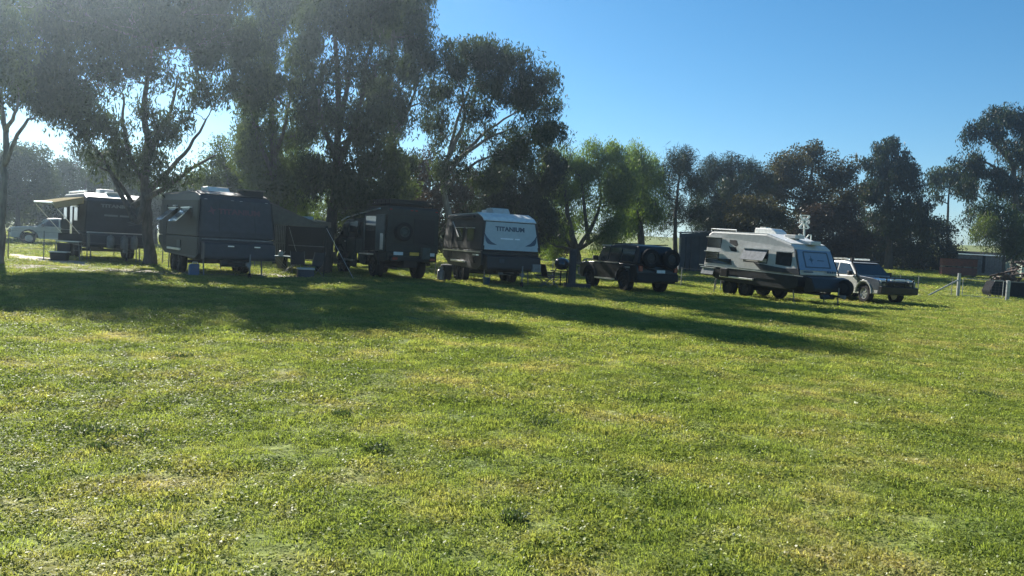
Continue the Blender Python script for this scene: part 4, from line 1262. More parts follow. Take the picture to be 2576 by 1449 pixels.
MB().tube([(1.05, -1.0, 1.15), (.95, -1.0, 1.45), (.55, -.93, 1.85)], .035).obox((.55, -.93, 1.93), (.14, .12, .16)).build('snorkel', M['blacktrim'], g)
rr = MB()
for x in (-1.7, -1.2, -.7, -.2):
    rr.box(x - .03, x + .03, -.62, .62, 1.95, 1.985)
rr.box(-1.75, -.15, -.65, -.60, 1.95, 2.0); rr.box(-1.75, -.15, .60, .65, 1.95, 2.0)
rr.build('roof_rack', M['alu'], g)
MB().prism([(1.02, .62), (1.02, 1.225), (L / 2 - .45, 1.146), (L / 2 - .09, 1.066), (L / 2 + .005, .955), (L / 2 + .005, .60)] + [(1.50 + .5 * math.cos(t), .38 + .5 * math.sin(t)) for t in np.linspace(.5, PI - .5, 9)], .982).build('shaded_front_clip', M['shadesilver'], g, bevel=.05)  # dark skin over the silver front end, painting in its shade
MB().tube([(.4, -.72, 1.86), (.4, .72, 1.86)], .04).build('roof_lamp_bar', M['blacktrim'], g)

# black four wheel drive seen from behind
L = 4.5
g = car('parked_wagon', 'black four wheel drive with two spare wheels on its rear doors', 'car', 1650, 32.0, -.43, .90, L, 2.02,
        [(L / 2, .62), (L / 2, 1.0), (L / 2 - .08, 1.10), (.95, 1.18), (-L / 2 + .1, 1.16), (-L / 2, 1.1), (-L / 2 - .05, .8), (-L / 2 + .1, .62)],
        [(1.0, 1.15), (.62, 1.82), (.2, 1.90), (-1.0, 1.97), (-L / 2 + .25, 1.92), (-L / 2, 1.65), (-L / 2 - .02, 1.15)],
        [[(.85, 1.22), (.58, 1.76), (.0, 1.78), (.0, 1.22)], [(-.1, 1.22), (-.1, 1.78), (-.9, 1.80), (-.9, 1.22)], [(-1.0, 1.25), (-1.0, 1.75), (-1.9, 1.75), (-1.9, 1.25)]],
        'black', (1.35, -1.30), .43, 'rimdark', anchor='rear', group='cars parked in the camp row', wheelw=.29)
windscreen(g, .97, 1.22, .65, 1.80, .9, .8)
for y in (-.52, .50):
    sp = node('spare_wheel', g, (-L / 2 - .18, y, 1.42))
    r_ = .40
    MB().lathe([(r_ * .60, -.12), (r_ * .88, -.12), (r_, -.06), (r_, .06), (r_ * .88, .12), (r_ * .60, .12)], axis='X', n=24, closed=True).build('tyre', M['rubber'], sp)
    MB().lathe([(0, -.05), (r_ * .2, -.07), (r_ * .5, -.04), (r_ * .55, -.10), (r_ * .61, -.10), (r_ * .61, .08), (0, .08)], axis='X', n=20).build('rim', M['rimdark'], sp)
    MB().tube([(-L / 2 - .02, y - .35, .95), (-L / 2 - .06, y, 1.0), (-L / 2 - .08, y, 1.42)], .04).build('wheel_carrier', M['blacktrim'], g)
bb = MB().prism([(L / 2 - .05, .48), (L / 2 + .20, .52), (L / 2 + .22, .82), (L / 2, .86)], .98)
for z in (1.02, 1.22):
    bb.tube([(L / 2 - .1, -.9, z - .05), (L / 2 + .15, -.6, z), (L / 2 + .15, .6, z), (L / 2 - .1, .9, z - .05)], .035)
for y in (-.6, .6):
    bb.cyl((L / 2 + .15, y, .8), (L / 2 + .15, y, 1.22), .035)
bb.build('bull_bar', M['steel'], g)
MB().prism([(-L / 2 - .12, .50), (-L / 2 - .10, .80), (-L / 2 + .12, .82), (-L / 2 + .12, .50)], .98).build('rear_bumper', M['blacktrim'], g, bevel=.02)
MB().obox((-L / 2 - .14, -.08, .90), (.02, .40, .12)).build('number_plate', M['plate'], g)
for s in (-1, 1):
    MB().obox((-L / 2 - .06, s * .86, 1.0), (.06, .16, .22)).build('tail_light', M['redlamp'], g)
    MB().obox((.72, s * 1.14, 1.32), (.12, .24, .20)).build('side_mirror', M['blacktrim'], g, bevel=.02)
    MB().box(-.75, .85, s * 1.02 - .05, s * 1.02 + .05, .44, .50).build('side_step', M['alu'], g)
    MB().tube([(-1.9, s * .70, 1.99), (.1, s * .70, 1.96)], .022).build('roof_rail', M['blacktrim'], g)
    for wx in (1.35, -1.30):
        fl = MB(); fl.tube([(x, s * 1.0, z) for x, z in arch(wx, .53, .45)], .06, 6); fl.build('wheel_flare', M['blacktrim'], g)
MB().box(-.9, 1.05, .995, 1.025, 1.15, 1.19).build('body_strip', M['alu'], g)
MB().obox((.3, .86, 1.87), (.55, .10, .07)).build('roof_lamp', M['alu'], g)
MB().box(-1.75, -1.35, 1.0, 1.04, .98, 1.05).build('door_handle', M['alu'], g)

# white pickup far left
L = 5.2
g = car('parked_pickup', 'white pickup facing left at the left edge of the camp', 'car', 24, 53.0, -.80, -.60, L, 1.88,
        [(L / 2, .62), (L / 2, .98), (L / 2 - .12, 1.10), (L / 2 - .5, 1.15), (1.0, 1.22), (-L / 2 + .05, 1.18), (-L / 2, 1.1), (-L / 2, .62)],
        [(1.15, 1.20), (.45, 1.78), (.0, 1.84), (-1.0, 1.82), (-1.3, 1.20)],
        [[(.92, 1.26), (.40, 1.70), (-.15, 1.74), (-.15, 1.26)], [(-.25, 1.26), (-.25, 1.74), (-.92, 1.72), (-1.12, 1.26)]],
        'white', (1.58, -1.55), .40, 'rim', group='cars parked in the camp row')
windscreen(g, 1.10, 1.26, .48, 1.76, .82, .70)
MB().box(L / 2 - .01, L / 2 + .03, -.6, .6, .75, 1.0).build('grille', M['blacktrim'], g)
for s in (-1, 1):
    MB().obox((L / 2 - .05, s * .72, .97), (.12, .34, .16)).build('headlight', M['lamp'], g)
    MB().obox((.80, s * 1.06, 1.32), (.14, .22, .18)).build('side_mirror', M['blacktrim'], g, bevel=.02)
    MB().box(-.9, .9, s * .96 - .04, s * .96 + .04, .40, .46).build('side_step', M['alu'], g)
    fl = MB(); fl.tube([(x, s * .95, z) for x, z in arch(1.58, .50, .45)], .05, 6); fl.build('wheel_flare', M['blacktrim'], g)
MB().prism([(-2.5, 1.17), (-1.42, 1.17), (-1.42, 1.35), (-2.5, 1.30)], .80).build('tray_cover', M['blacktrim'], g, bevel=.02)

# ------------------------------------------------------------------ expedition truck seen from behind
f = Vector((-.53, .85, 0)).normalized()
L = 6.4
p = on(1034, 31.8); c = p + f * (L / 2)
g = thing('expedition_truck', 'dark green expedition truck with a camper box and roof rack', 'truck', (c.x, c.y, H(c.x, c.y)), heading(f.x, f.y))
hw = 1.16
MB().prism([(-3.2, 1.12), (-3.2, 2.86), (-3.1, 2.96), (-.95, 2.96), (-.70, 2.86), (-.60, 2.5), (-.60, 1.12)], [hw, hw - .04, hw - .12, hw - .12, hw - .08, hw - .02, hw]).build('camper_box', M['army'], g, bevel=.04)
MB().prism([(-3.15, .80), (-3.2, 1.116), (-.6, 1.116), (-.6, .80), (-1.0, .74), (-2.6, .74)], hw - .06).build('storage_skirt', M['army'], g, bevel=.02)
MB().prism([(-.55, .95), (-.55, 2.50), (1.9, 2.42), (2.25, 2.30), (2.75, 1.62), (3.15, 1.50), (3.2, .95)], [hw - .1, hw - .2, hw - .22, hw - .22, hw - .12, hw - .12, hw - .1]).build('cab', M['army'], g, bevel=.04)
windscreen(g, 2.73, 1.66, 2.27, 2.27, .95, .88)
for s in (-1, 1):
    for q in ([(2.5, 1.62), (2.15, 2.22), (1.55, 2.28), (1.55, 1.62)], [(1.36, 1.62), (1.36, 2.30), (.42, 2.36), (.42, 1.62)], [(.30, 1.66), (.30, 2.30), (-.40, 2.34), (-.40, 1.66)]):
        qq = [(x, s * (hw - .12 - .08 * (z - 1.6) / .7), z) for x, z in q]
        MB().slab(qq if s < 0 else qq[::-1], (0, s * .02, 0)).build('cab_window', M['glass'], g)
    dr = MB().box(1.5, 2.52, s * (hw - .10) - .02, s * (hw - .10) + .02, 1.0, 1.56).build('cab_door', M['armylight'], g, bevel=.01)
    MB().box(1.55, 1.70, s * hw - .10, s * hw - .06, 1.42, 1.47).build('handle', M['alu'], dr)
    MB().obox((2.55, s * 1.30, 1.95), (.10, .22, .38)).build('side_mirror', M['blacktrim'], g, bevel=.02)
    for wx in (2.15, -1.75):
        wheel(g, wx, s * .93, .53, .34, 'rimdark')
        fl = MB(); fl.tube([(x, s * 1.10, z) for x, z in arch(wx, .66, .6)], .06, 6); fl.build('wheel_flare', M['blacktrim'], g)
    MB().box(.45, 1.4, s * 1.12 - .08, s * 1.12 + .08, .60, .68).build('side_step', M['alu'], g)
# open entrance on the left side, its door folded back flat, lining and cab doors in paler green as if lit
MB().box(-2.15, -.95, hw - .01, hw + .012, 1.14, 2.55).build('side_opening', M['glass'], g)
dl = MB().box(-3.12, -2.2, hw + .02, hw + .06, 1.14, 2.60).build('side_door', M['armylight'], g, bevel=.015)
MB().box(-3.05, -2.75, hw + .064, hw + .075, 1.2, 1.85).build('door_panel', M['alu'], dl)
MB().box(-.95, -.85, hw + .005, hw + .03, 1.14, 2.6).build('door_frame', M['armylight'], g)
for x0, x1 in ((.38, 1.42), (-.48, .32)):
    MB().box(x0, x1, hw - .12, hw - .07, 1.0, 1.56).build('cab_door', M['armylight'], g, bevel=.01)
MB().tube([(2.3, hw - .1, 2.36), (1.5, hw - .06, 2.50), (-.4, hw + .04, 2.66), (-2.6, hw + .06, 2.84)], .028).build('awning_rail', M['alu'], g)
MB().box(-2.0, -1.1, hw + .02, hw + .30, .96, 1.01).build('entry_step', M['alu'], g)
MB().box(.45, 1.05, hw - .22, hw - .02, .35, .98).build('side_locker', M['armylight'], g, bevel=.02)
MB().prism([(-1.0, 1.10), (-.2, 1.10), (-.25, .75), (-.5, .55), (-.9, .50)], hw + .01).build('side_tank', M['armylight'], g)
# rear face: spare wheel, panels, plates, lamps
sp = node('spare_wheel', g, (-3.34, .48, 1.95))
r_ = .38
MB().lathe([(r_ * .58, -.14), (r_ * .88, -.14), (r_, -.07), (r_, .07), (r_ * .88, .14), (r_ * .58, .14)], axis='X', n=26, closed=True).build('tyre', M['rubber'], sp)
MB().lathe([(0, -.08), (r_ * .22, -.10), (r_ * .45, -.05), (r_ * .52, -.12), (r_ * .59, -.12), (r_ * .59, .1), (0, .1)], axis='X', n=22).build('rim', M['armylight'], sp)
MB().box(-3.23, -3.2, -.95, -.02, 1.5, 2.5).build('rear_window', M['blacktrim'], g, bevel=.01)
MB().box(-3.34, -3.2, -1.0, 1.0, .78, .96).build('rear_bumper', M['blacktrim'], g, bevel=.02)
for y, mt in ((.62, 'plate'), (-.08, 'yellow'), (-.78, 'plate')):
    MB().obox((-3.22, y, 1.08), (.03, .40, .13)).build('number_plate' if mt == 'yellow' else 'reflector_strip', M[mt], g)
for s in (-1, 1):
    MB().obox((-3.36, s * .82, .88), (.04, .22, .10)).build('tail_light', M['redlamp'], g)
MB().box(-3.1, 1.9, -.30, .30, .55, .80).build('chassis', M['blacktrim'], g)
for wx in (2.15, -1.75):
    MB().cyl((wx, -.9, .53), (wx, .9, .53), .07).build('axle', M['blacktrim'], g)
for z in (1.45, 2.62):
    MB().box(-3.215, -3.2, -1.05, 1.05, z, z + .03).build('panel_seam', M['blacktrim'], g)
for y in (-1.0, -.1, .1, 1.0):
    MB().obox((-3.2, y, 2.82), (.04, .10, .04)).build('marker_lamp', M['redlamp'], g)
MB().obox((-3.36, -.5, 1.12), (.22, .36, .46)).build('jerry_can', M['armylight'], g, bevel=.03)
rk = MB()
for z in (3.08, 3.22):
    rk.tube([(-3.0, -.95, z), (-.5, -.95, z), (-.5, .95, z), (-3.0, .95, z), (-3.0, -.95, z)], .025)
for x in np.linspace(-2.9, -.8, 6):
    rk.box(x - .03, x + .03, -.94, .94, 3.04, 3.07)
    for s in (-1, 1):
        rk.cyl((x, s * .95, 2.94), (x, s * .95, 3.22), .02)
rk.build('roof_rack', M['blacktrim'], g)
MB().box(-2.7, -.9, -.80, .80, 3.08, 3.24).build('roof_box', M['army'], g, bevel=.03)
MB().obox((-.75, .35, 3.12), (.5, .7, .10)).build('light_bar', M['alu'], g)

# ------------------------------------------------------------------ haze volume added to stand in for lens veiling glare
hm = bpy.data.materials.new('veil_glare_haze'); hm.use_nodes = True
ht = hm.node_tree
ht.nodes.remove(ht.nodes['Principled BSDF'])
pv = ht.nodes.new('ShaderNodeVolumePrincipled')
pv.inputs['Color'].default_value = (0.66, 0.84, 1.0, 1)
pv.inputs['Density'].default_value = 0.0009
pv.inputs['Anisotropy'].default_value = 0.86
ht.links.new(pv.outputs[0], ht.nodes['Material Output'].inputs['Volume'])
hz = MB().box(-960, 960, -220, 1520, -1.2, 26).build('haze', hm)
tag(hz, 'thin haze added over the paddock for lens veiling glare', 'haze', kind='stuff')
S.cycles.volume_bounces = 0

# ------------------------------------------------------------------ small things round the camp
# low tan camper trailer with slatted end, under the awning
f = Vector((.12, -.99, 0)).normalized()
p = on(765, 35.6)
g = thing('camper_trailer', 'tan topped camper trailer with a slatted end under the sloping awning', 'trailer', p, heading(f.x, f.y))
MB().prism([(-1.6, .55), (-1.6, 1.98), (.9, 1.98), (.9, .55)], 1.10).build('body', M['blacktrim'], g, bevel=.02)
MB().prism([(-1.7, 1.985), (1.0, 1.985), (1.05, 2.24), (-1.7, 2.34)], 1.22).build('canvas_top', M['tan'], g, bevel=.03)
sl_ = MB()
for k in range(7):
    sl_.box(.905, .945, -1.22 + k * .075, -1.18 + k * .075, .62, 1.98)
sl_.box(.90, .95, -1.24, -.72, 1.18, 1.24)
sl_.build('slats', M['steel'], g)
MB().slab([(.95, -1.15, .60), (.95, -.75, .60), (.95, -.85, .1), (.95, -1.0, .1)], (.03, 0, 0)).build('mud_flap', M['tan'], g)
MB().prism([(.2, 2.33), (.7, 2.31), (.5, 2.44), (.35, 2.45)], .38).build('roof_hatch', M['alu'], g)
for s in (-1, 1):
    wheel(g, -.4, s * .98, .36, .22, 'rimdark')
MB().box(.92, .96, -.6, 1.0, 1.12, 1.16).build('rail', M['steel'], g)
# folding table
p = on(722, 31.6)
g = thing('folding_table', 'folding camp table with a teal top under the awning', 'table', p, .15)
MB().box(-.62, .62, -.35, .35, .70, .74).build('table_top', M['teal'], g, bevel=.01)
for x in (-.5, .5):
    for s in (-1, 1):
        MB().cyl((x, s * .3, .70), (-x * .35, s * .3, 0), .016).build('leg', M['steel'], g)
kt = thing('kettle', 'white kettle standing on the teal camp table', 'kettle', (p.x - .25, p.y - .1, p.z + .74), 0)
MB().lathe([(0, 0), (.09, 0), (.10, .05), (.08, .16), (.04, .20), (0, .20)], n=14).build('pot', M['white'], kt, smooth=True)
MB().tube([(.08, 0, .08), (.14, 0, .14), (.17, 0, .18)], .015).build('spout', M['white'], kt)
MB().tube([(-.06, 0, .19), (-.12, 0, .20), (-.12, 0, .08), (-.09, 0, .05)], .012).build('handle', M['blacktrim'], kt)

def camp_chair(px, Y, rz, label, fabric):
    p = on(px, Y)
    g = thing('camp_chair', label, 'chair', p, rz, 'folding chairs under the awning')
    MB().slab([(-.24, -.25, .42), (.24, -.25, .42), (.24, .25, .40), (-.24, .25, .40)], (0, 0, .02)).build('seat', M[fabric], g)
    MB().slab([(-.26, .24, .44), (.26, .24, .44), (.26, .40, .95), (-.26, .40, .95)], (0, .02, 0)).build('backrest', M[fabric], g)
    for s in (-1, 1):
        MB().tube([(s * .27, -.28, 0), (s * .27, .26, .46), (s * .27, .42, .97)], .013).build('leg', M['steel'], g)
        MB().tube([(s * .28, .30, 0), (s * .28, -.26, .44)], .013).build('leg', M['steel'], g)
        MB().box(s * .28 - .025, s * .28 + .025, -.28, .26, .62, .64).build('armrest', M['blacktrim'], g)
camp_chair(752, 30.6, .5, 'dark folding camp chair beside the teal table', 'blacktrim')
camp_chair(786, 31.2, -2.2, 'dark folding camp chair nearest the thick gum trunk', 'annex')
camp_chair(848, 35.5, 2.6, 'tan folding camp chair in front of the green truck bonnet', 'tan')

p = on(172, 33.4)
g = thing('camp_kitchen', 'dark folding camp kitchen stand with a white bench top left of the cream awning caravan', 'kitchen stand', p, .3)
MB().box(-.45, .45, -.25, .25, .80, .84).build('bench_top', M['roofwhite'], g)
MB().box(-.40, .10, -.22, .22, .30, .74).build('cupboard', M['blacktrim'], g, bevel=.02)
MB().box(-.46, .46, .22, .25, .85, 1.15).build('wind_shield', M['blacktrim'], g)
for x in (-.42, .42):
    for q in (-.2, .2):
        MB().cyl((x, q, .80), (x * 1.15, q * 1.2, 0), .018).build('leg', M['steel'], g)
p = on(150, 33.0)
g = thing('camp_crate', 'dark storage crate on the ground beside the camp kitchen stand', 'crate', p, .2)
MB().prism([(-.28, 0), (-.33, .34), (.33, .34), (.28, 0)], .22).build('tub', M['blacktrim'], g, bevel=.02)
MB().box(-.35, .35, -.24, .24, .345, .39).build('lid', M['roofwhite'], g, bevel=.01)
p = on(1108, 33.0)
g = thing('gas_bottle', 'grey gas bottle standing on the grass right of the green truck', 'gas bottle', p, 0)
MB().lathe([(0, .0), (.14, .0), (.15, .04), (.15, .40), (.11, .47), (.04, .49), (.04, .55), (0, .55)], n=14).build('cylinder', M['steel'], g, smooth=True)
MB().lathe([(.09, .50), (.10, .50), (.10, .60), (.09, .60)], n=12, closed=True).build('collar', M['steel'], g)
def gear(name, label, cat, px, Y, rz=0.0):
    return thing(name, label, cat, on(px, Y), rz)
g = gear('ground_mat', 'brown woven ground mat laid under the sloping awning', 'mat', 735, 30.2, .1)
MB().box(-1.3, 1.3, -.9, .9, .015, .03).build('mat', M['tan'], g)
g = gear('cool_box', 'white lidded cool box on the grass in front of the tan camper trailer', 'cool box', 768, 29.9, .4)
MB().box(-.30, .30, -.19, .19, 0, .30).build('tub', M['annex'], g, bevel=.02)
MB().box(-.32, .32, -.21, .21, .305, .38).build('lid', M['white'], g, bevel=.02)
g = gear('water_can', 'blue plastic water can beside the wheels of the charcoal caravan', 'water can', 487, 27.4, .6)
MB().prism([(-.17, 0), (-.17, .36), (-.10, .42), (.17, .42), (.17, 0)], .09).build('can', M['bucket'], g, bevel=.02)
MB().tube([(-.05, 0, .42), (-.05, 0, .47), (.12, 0, .47), (.12, 0, .42)], .015).build('handle', M['plate'], g)
g = gear('bin', 'round dark rubbish bin by the right rear corner of the green truck', 'bin', 1122, 33.4, 0)
MB().lathe([(0, .0), (.20, .0), (.24, .60), (.25, .60), (.25, .63), (0, .63)], n=14).build('tub', M['blacktrim'], g)
MB().lathe([(.26, .635), (.24, .68), (.06, .72), (0, .72)], n=14).build('lid', M['greypost'], g)
a = on(1335, 31.0); b = on(1420, 33.6)
g = thing('power_lead', 'orange power lead trailing over the grass near the kettle barbecue', 'cable', a, 0)
pth = []
for t in np.linspace(0, 1, 14):
    q = a.lerp(b, t) - a
    pth.append((q.x + .25 * math.sin(t * 9), q.y + .3 * math.cos(t * 7) - .3, .035))
MB().tube(pth, .012, 5).build('lead', M['yellow'], g)
camp_chair(1384, 32.2, 2.0, 'dark folding camp chair just left of the kettle barbecue', 'blacktrim')
# kettle barbecue
p = on(1410, 33.2)
g = thing('kettle_barbecue', 'round black kettle barbecue on a spindly stand', 'barbecue', p, 0)
MB().lathe([(0, .72), (.16, .75), (.27, .84), (.31, .95), (.31, .97)], n=20).build('bowl', M['enamel'], g, smooth=True)
MB().lathe([(.315, .975), (.30, 1.10), (.20, 1.20), (.06, 1.24), (0, 1.24)], n=20).build('lid', M['enamel'], g, smooth=True)
st = MB().box(-.45, .45, -.3, .3, .66, .69)
for x in (-.3, -.02, .24):
    for s in (-.22, .22):
        st.cyl((x, s, .66), (x, s, 0), .018)
st.cyl((-.28, 0, .68), (-.16, 0, .85), .02); st.cyl((.28, 0, .68), (.16, 0, .85), .02)
st.cyl((-.3, -.2, .3), (.24, -.2, .3), .012); st.cyl((-.62, -.2, 0), (-.3, -.2, .42), .012)
st.build('stand', M['blacktrim'], g)
# thick post and sleeper beside it
p = on(1437, 32.8)
g = thing('timber_post', 'thick grey timber post standing between the barbecue and the black four wheel drive', 'post', p, .3)
MB().lathe([(0, -.1), (.19, -.1), (.17, .3), (.15, 1.0), (.16, 1.55), (.13, 1.62), (0, 1.62)], n=12).build('post', M['greypost'], g, bevel=.01)
MB().box(-.28, .28, -.25, .25, -.02, .20).build('footing', M['greypost'], g, bevel=.02)
p = on(1458, 32.6)
g = thing('timber_sleeper', 'low dark timber sleeper at the foot of the thick post', 'sleeper', p, 0)
MB().box(-.35, .45, -.12, .12, 0, .20).build('beam', M['greypost'], g, bevel=.02)
p = on(1368, 32.6)
g = thing('side_table', 'small dark folding table right of the pale fronted caravan', 'table', p, .1)
MB().box(-.38, .38, -.25, .25, .46, .50).build('table_top', M['annex'], g)
for x in (-.33, .33):
    for q in (-.2, .2):
        MB().cyl((x, q, .46), (-x * .6, q, 0), .014).build('leg', M['steel'], g)
# blue bucket
p = on(1223, 31.2)
g = thing('bucket', 'blue plastic bucket under the nose of the pale fronted caravan', 'bucket', p, 0)
MB().lathe([(0, .005), (.12, .005), (.15, .30), (.165, .30), (.165, .32), (.145, .32), (.11, .03), (0, .03)], n=16).build('pail', M['bucket'], g, smooth=True)
MB().tube([(-.155, 0, .31), (-.10, -.08, .40), (0, -.10, .42), (.10, -.08, .40), (.155, 0, .31)], .006, 5).build('handle', M['steel'], g)
# canvas annex behind the white caravan
p = on(1748, 62.0)
g = thing('canvas_annex', 'blue grey canvas annex tent left of the long white caravan', 'annex', p, -.15)
g.scale = (1.5, 1.5, 1.42)
MB().slab([(-.85, -.9, 0), (1.0, -.9, 0), (1.0, -.9, 2.2), (-.85, -.9, 2.0)], (0, .02, 0)).build('front_wall', M['annex'], g)
MB().slab([(-.85, -.9, 0), (-.85, 1.1, 0), (-.85, 1.1, 2.1), (-.85, -.9, 2.0)], (.02, 0, 0)).build('side_wall', M['annex'], g)
MB().slab([(-.92, -1.0, 2.02), (1.05, -1.0, 2.22), (1.05, 1.15, 2.30), (-.92, 1.15, 2.12)], (0, 0, .03)).build('roof', M['annex'], g)
MB().slab([(-.92, -1.0, 1.80), (1.05, -1.0, 2.0), (1.05, -1.0, 2.2), (-.92, -1.0, 2.0)], (0, -.015, 0)).build('valance', M['annex'], g)
fd = MB()
for x in (-.6, -.35, .1, .45, .8):
    fd.tube([(x, -.93, .1), (x + .05, -.94, 1.0), (x - .05, -.93, 1.85)], [.05, .025, .04], 6)
fd.build('folds', M['annex'], g, smooth=True)
for x in (-.88, 1.02):
    MB().cyl((x, -.96, 0), (x, -.96, 2.1), .02).build('pole', M['steel'], g)

# railway crossing sign behind the white caravan
p = on(2020, 44.0)
g = thing('crossing_sign', 'white ornamental railway crossing sign on a pole behind the long white caravan', 'sign', p, .0)
top = at(2024, 541, 44.0) - p
Zt = top.z
MB().cyl((0, 0, 0), (top.x, 0, Zt - .1), .05).build('pole', M['signwhite'], g)
def bar(mb, a, b, w_=.05):
    a = Vector(a); b = Vector(b); dd = b - a
    mb.obox((a + b) / 2, (dd.length, .04, w_), (0, -math.atan2(dd.z, dd.x), 0))
xb = MB(); cx = top.x; cz = Zt - .38
for s in (-1, 1):
    bar(xb, (cx - .27, -.06, cz - s * .33), (cx + .27, -.06, cz + s * .33), .11)
xb.build('crossbuck', M['signwhite'], g)
ob = MB()
bar(ob, (cx - .27, -.055, cz + .36), (cx + .27, -.055, cz + .36)); bar(ob, (cx - .25, -.055, cz - .36), (cx + .25, -.055, cz - .36))
for s in (-1, 1):
    bar(ob, (cx + s * .27, -.055, cz + .10), (cx + s * .12, -.055, cz)); bar(ob, (cx + s * .27, -.055, cz - .10), (cx + s * .12, -.055, cz))
    bar(ob, (cx + s * .27, -.055, cz - .10), (cx + s * .27, -.055, cz + .10))
ob.build('outline', M['signwhite'], g)
lb = MB(); cz2 = Zt - 1.36; cx2 = top.x * .6
for s in (-1, 1):
    bar(lb, (cx2 + s * .34, -.055, cz2 - .28), (cx2 + s * .34, -.055, cz2 + .28), .06)
    bar(lb, (cx2 + s * .34, -.055, cz2 + .28), (cx2 + s * .20, -.055, cz2 + .26), .06); bar(lb, (cx2 + s * .34, -.055, cz2 - .28), (cx2 + s * .20, -.055, cz2 - .26), .06)
    bar(lb, (cx2 + s * .20, -.055, cz2 + .27), (cx2 + s * .06, -.055, cz2 + .06), .06); bar(lb, (cx2 + s * .20, -.055, cz2 - .27), (cx2 + s * .06, -.055, cz2 - .06), .06)
for s in (-1, 0, 1):
    bar(lb, (cx2 - .16, -.055, cz2 + s * .07), (cx2 + .16, -.055, cz2 + s * .07), .04)
lb.build('lower_board', M['signwhite'], g)

# ------------------------------------------------------------------ fences
def wire_fence(label, posts, h, wires, sag=.0, pr=.022, mat='steel', group=None):
    """stakes with wires through them; one fence = one thing"""
    g = thing('wire_fence', label, 'fence', posts[0], 0, group)
    o = Vector(posts[0])
    for q in posts:
        q = Vector(q) - o
        MB().cyl(q + Vector((0, 0, -.1)), q + Vector((rng.normal(0, .015), rng.normal(0, .015), h)), pr, n=6).build('stake', M[mat], g)
    for z in wires:
        mb = MB()
        path = []
        for a, b in zip(posts[:-1], posts[1:]):
            a = Vector(a) - o; b = Vector(b) - o
            path += [a + Vector((0, 0, z)), a.lerp(b, .5) + Vector((0, 0, z - sag))]
        path.append(Vector(posts[-1]) - o + Vector((0, 0, z)))
        mb.tube(path, .008, 4)
        mb.build('wire', M['steel'], g)
    return g
P = [on(px, Y) for px, Y in ((-60, 33.2), (20, 33.4), (110, 33.6), (218, 33.8), (342, 34.2), (408, 34.6))]
wire_fence('stake and wire fence crossing in front of the caravan with the cream awning', P, 1.2, (1.15, .8, .45), .01)
P = [on(px, Y) for px, Y in ((490, 35.4), (560, 35.8), (640, 36.4), (708, 37.0), (1095, 38.0), (1190, 38.4), (1390, 38.8), (1500, 39.2), (1600, 39.6), (1712, 40.0), (1800, 40.3), (1812, 40.4))]
wire_fence('long stake and wire fence running behind the middle of the camp', P, 1.05, (1.0, .65, .3), .01)
P = [on(px, Y) for px, Y in ((2200, 45.5), (2262, 46.0), (2308, 46.2), (2392, 46.4))]
wire_fence('thin wire fence between the silver wagon and the braced gate post', P, 1.15, (1.1, .75, .4), .01)
p = on(2409, 46.4)
g = thing('gate_post', 'grey strainer post with a long diagonal brace', 'post', p, 0)
MB().cyl((0, 0, -.1), (0, 0, 1.42), .09, .085, n=10).build('post', M['palepost'], g)
MB().cyl((-1.75, -.05, .02), (-.05, -.02, 1.02), .045).build('brace', M['palepost'], g)
p2 = on(2533, 45.2)
dv = p2 - p
gt = thing('farm_gate', 'low steel pipe gate with mesh right of the braced post', 'gate', (p.x + .22, p.y - .05, p.z), math.atan2(dv.y, dv.x))
Lg = dv.length - .45
fr = MB()
for z in (.12, 1.12): fr.tube([(0, 0, z), (Lg, 0, z)], .02)
for x in (0, Lg): fr.tube([(x, 0, .12), (x, 0, 1.12)], .02)
fr.build('frame', M['palepost'], gt)
ms = MB()
for z in np.linspace(.3, .95, 5): ms.tube([(0, 0, z), (Lg, 0, z)], .004, 4)
for x in np.linspace(.2, Lg - .2, 10): ms.tube([(x, 0, .12), (x, 0, 1.12)], .004, 4)
ms.build('mesh', M['steel'], gt)
g = thing('fence_post', 'plain grey post in front of the dark scrap stack', 'post', p2, 0)
MB().lathe([(0, -.1), (.11, -.1), (.11, 1.15), (0, 1.17)], n=10).build('post', M['palepost'], g)

# ------------------------------------------------------------------ right-hand yard
p = on(2540, 49.5)
g = thing('scrap_stack', 'dark stack of flat sheets and frames at the right edge', 'stack', p, -.05)
MB().prism([(-1.35, 0), (-1.5, .35), (-1.25, .98), (1.8, 1.02), (1.8, 0)], .5).build('sheets', M['corrdark'], g, bevel=.03)
MB().box(-1.3, 1.9, -.56, -.50, .96, 1.02).build('edge_strip', M['steel'], g)
rr2 = np.random.default_rng(3)
p = on(2552, 58.0)
g = thing('scrap_heap', 'untidy heap of rusty offcuts behind the dark stack at the right edge', 'heap', p, 0)
hp = MB()
for k in range(120):
    a = rr2.uniform(-1.5, 1.6); z = max(.05, (2.35 - .75 * abs(a - .4)) * rr2.uniform(.05, 1))
    hp.obox((a, rr2.uniform(-.6, .6), z), (rr2.uniform(.3, 1.3), rr2.uniform(.06, .2), rr2.uniform(.03, .12)), (rr2.normal(0, .3), rr2.normal(0, .35), rr2.uniform(0, PI)))
hp.build('offcuts', M['junk'], g)
th = MB()
for k in range(4):
    th.lathe([(.22, -.03), (.27, -.03), (.27, .03), (.22, .03)], (-1.35 + k * .11, -.5 - .02 * k, .30 + .04 * k), 'X', 16, True)
th.build('old_rims', M['steel'], g)
p = on(2408, 79.0)
g = thing('brick_stack', 'two tier pallet stack of red bricks with a dark cover board', 'bricks', p, -.35)
for z in (.16, 1.02):
    MB().box(-1.55, 1.55, -.75, .75, z, z + .72).build('brick_pack', M['brick'], g)
    pl = MB()
    for x in (-1.4, -.5, .5, 1.4): pl.box(x - .1, x + .1, -.72, .72, z - .14, z - .025)
    pl.box(-1.5, 1.5, -.74, .74, z - .022, z - .002)
    pl.build('pallet', M['wood'], g)
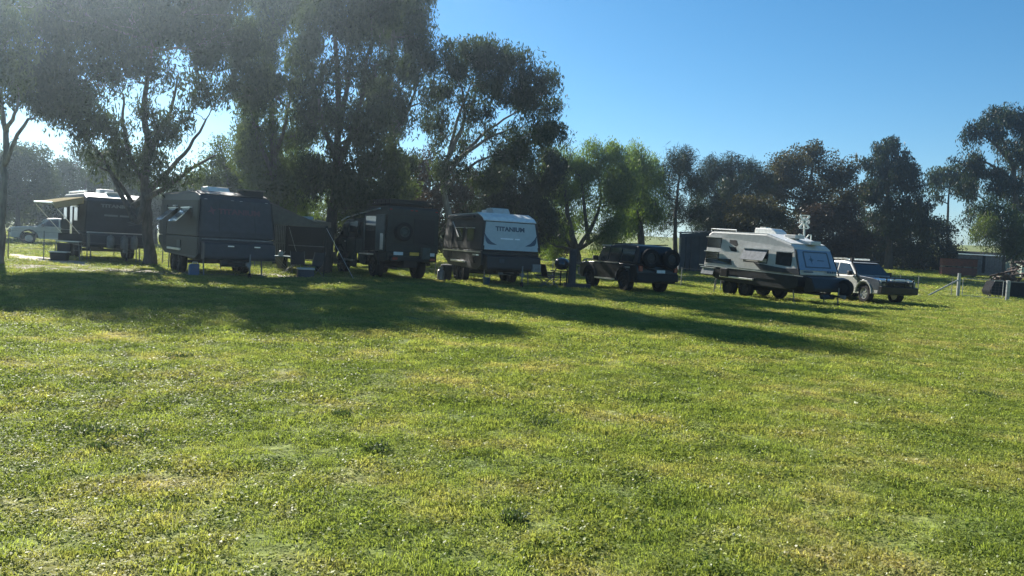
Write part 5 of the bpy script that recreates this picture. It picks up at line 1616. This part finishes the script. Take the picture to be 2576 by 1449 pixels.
MB().box(-1.75, 1.7, -.9, .9, 1.745, 1.78).build('cover_board', M['corrdark'], g)
p = on(2478, 90.0)
g = thing('shed', 'long grey sheet iron shed with a flat roof behind the brick stack', 'shed', p, -.10)
wl = MB(); n = 60
for k in range(n):
    x0 = -3.7 + k * 7.6 / n
    wl.box(x0, x0 + 7.6 / n * .94, -1.5 - (.05 if k % 2 else .0), -1.42, 0, 2.05)
wl.box(-3.7, 3.9, -1.42, 1.5, 0, 2.05)
wl.build('wall', M['corr'], g)
MB().slab([(-3.85, -1.75, 2.06), (4.05, -1.75, 2.06), (4.05, 1.7, 2.45), (-3.85, 1.7, 2.45)], (0, 0, .06)).build('roof', M['corrdark'], g)
MB().box(-3.85, 4.05, -1.80, -1.755, 2.04, 2.16).build('gutter', M['alu'], g)
MB().box(-1.1, -.85, -1.60, -1.56, .0, 2.03).build('downpipe', M['corrdark'], g)
p = on(2578, 84.0)
g = thing('garden_shed', 'pale green hut with a striped tin roof cut off by the right edge', 'shed', p, .1)
MB().box(-1.4, 1.6, -1.2, 1.2, 0, 1.75).build('wall', M['palegreen'], g)
rf = MB()
for k in range(10):
    x0 = -1.55 + k * .33
    rf.slab([(x0, -1.4, 1.755), (x0 + .27, -1.4, 1.755), (x0 + .27, 0, 2.35), (x0, 0, 2.35)], (0, 0, .05))
rf.slab([(-1.55, 0, 2.352), (1.75, 0, 2.352), (1.75, 1.4, 1.757), (-1.55, 1.4, 1.757)], (0, 0, .04))
rf.slab([(-1.55, -1.38, 1.757), (1.75, -1.38, 1.757), (1.75, -.01, 2.345), (-1.55, -.01, 2.345)], (0, 0, .02))
rf.build('roof', M['corr'], g)
p = on(2478, 84.5)
g = thing('timber_stack', 'low stack of pale planks right of the brick stack', 'planks', p, -.1)
tb = MB()
for k in range(5):
    tb.obox((rr2.uniform(-.2, .2), -.4 + .2 * k, .12 + .06 * (k % 3)), (4.4, .18, .07), (0, 0, rr2.normal(0, .03)))
tb.box(-1.5, -1.3, -.5, .5, 0, .1).box(1.3, 1.5, -.5, .5, 0, .1)
tb.build('planks', M['wood'], g)
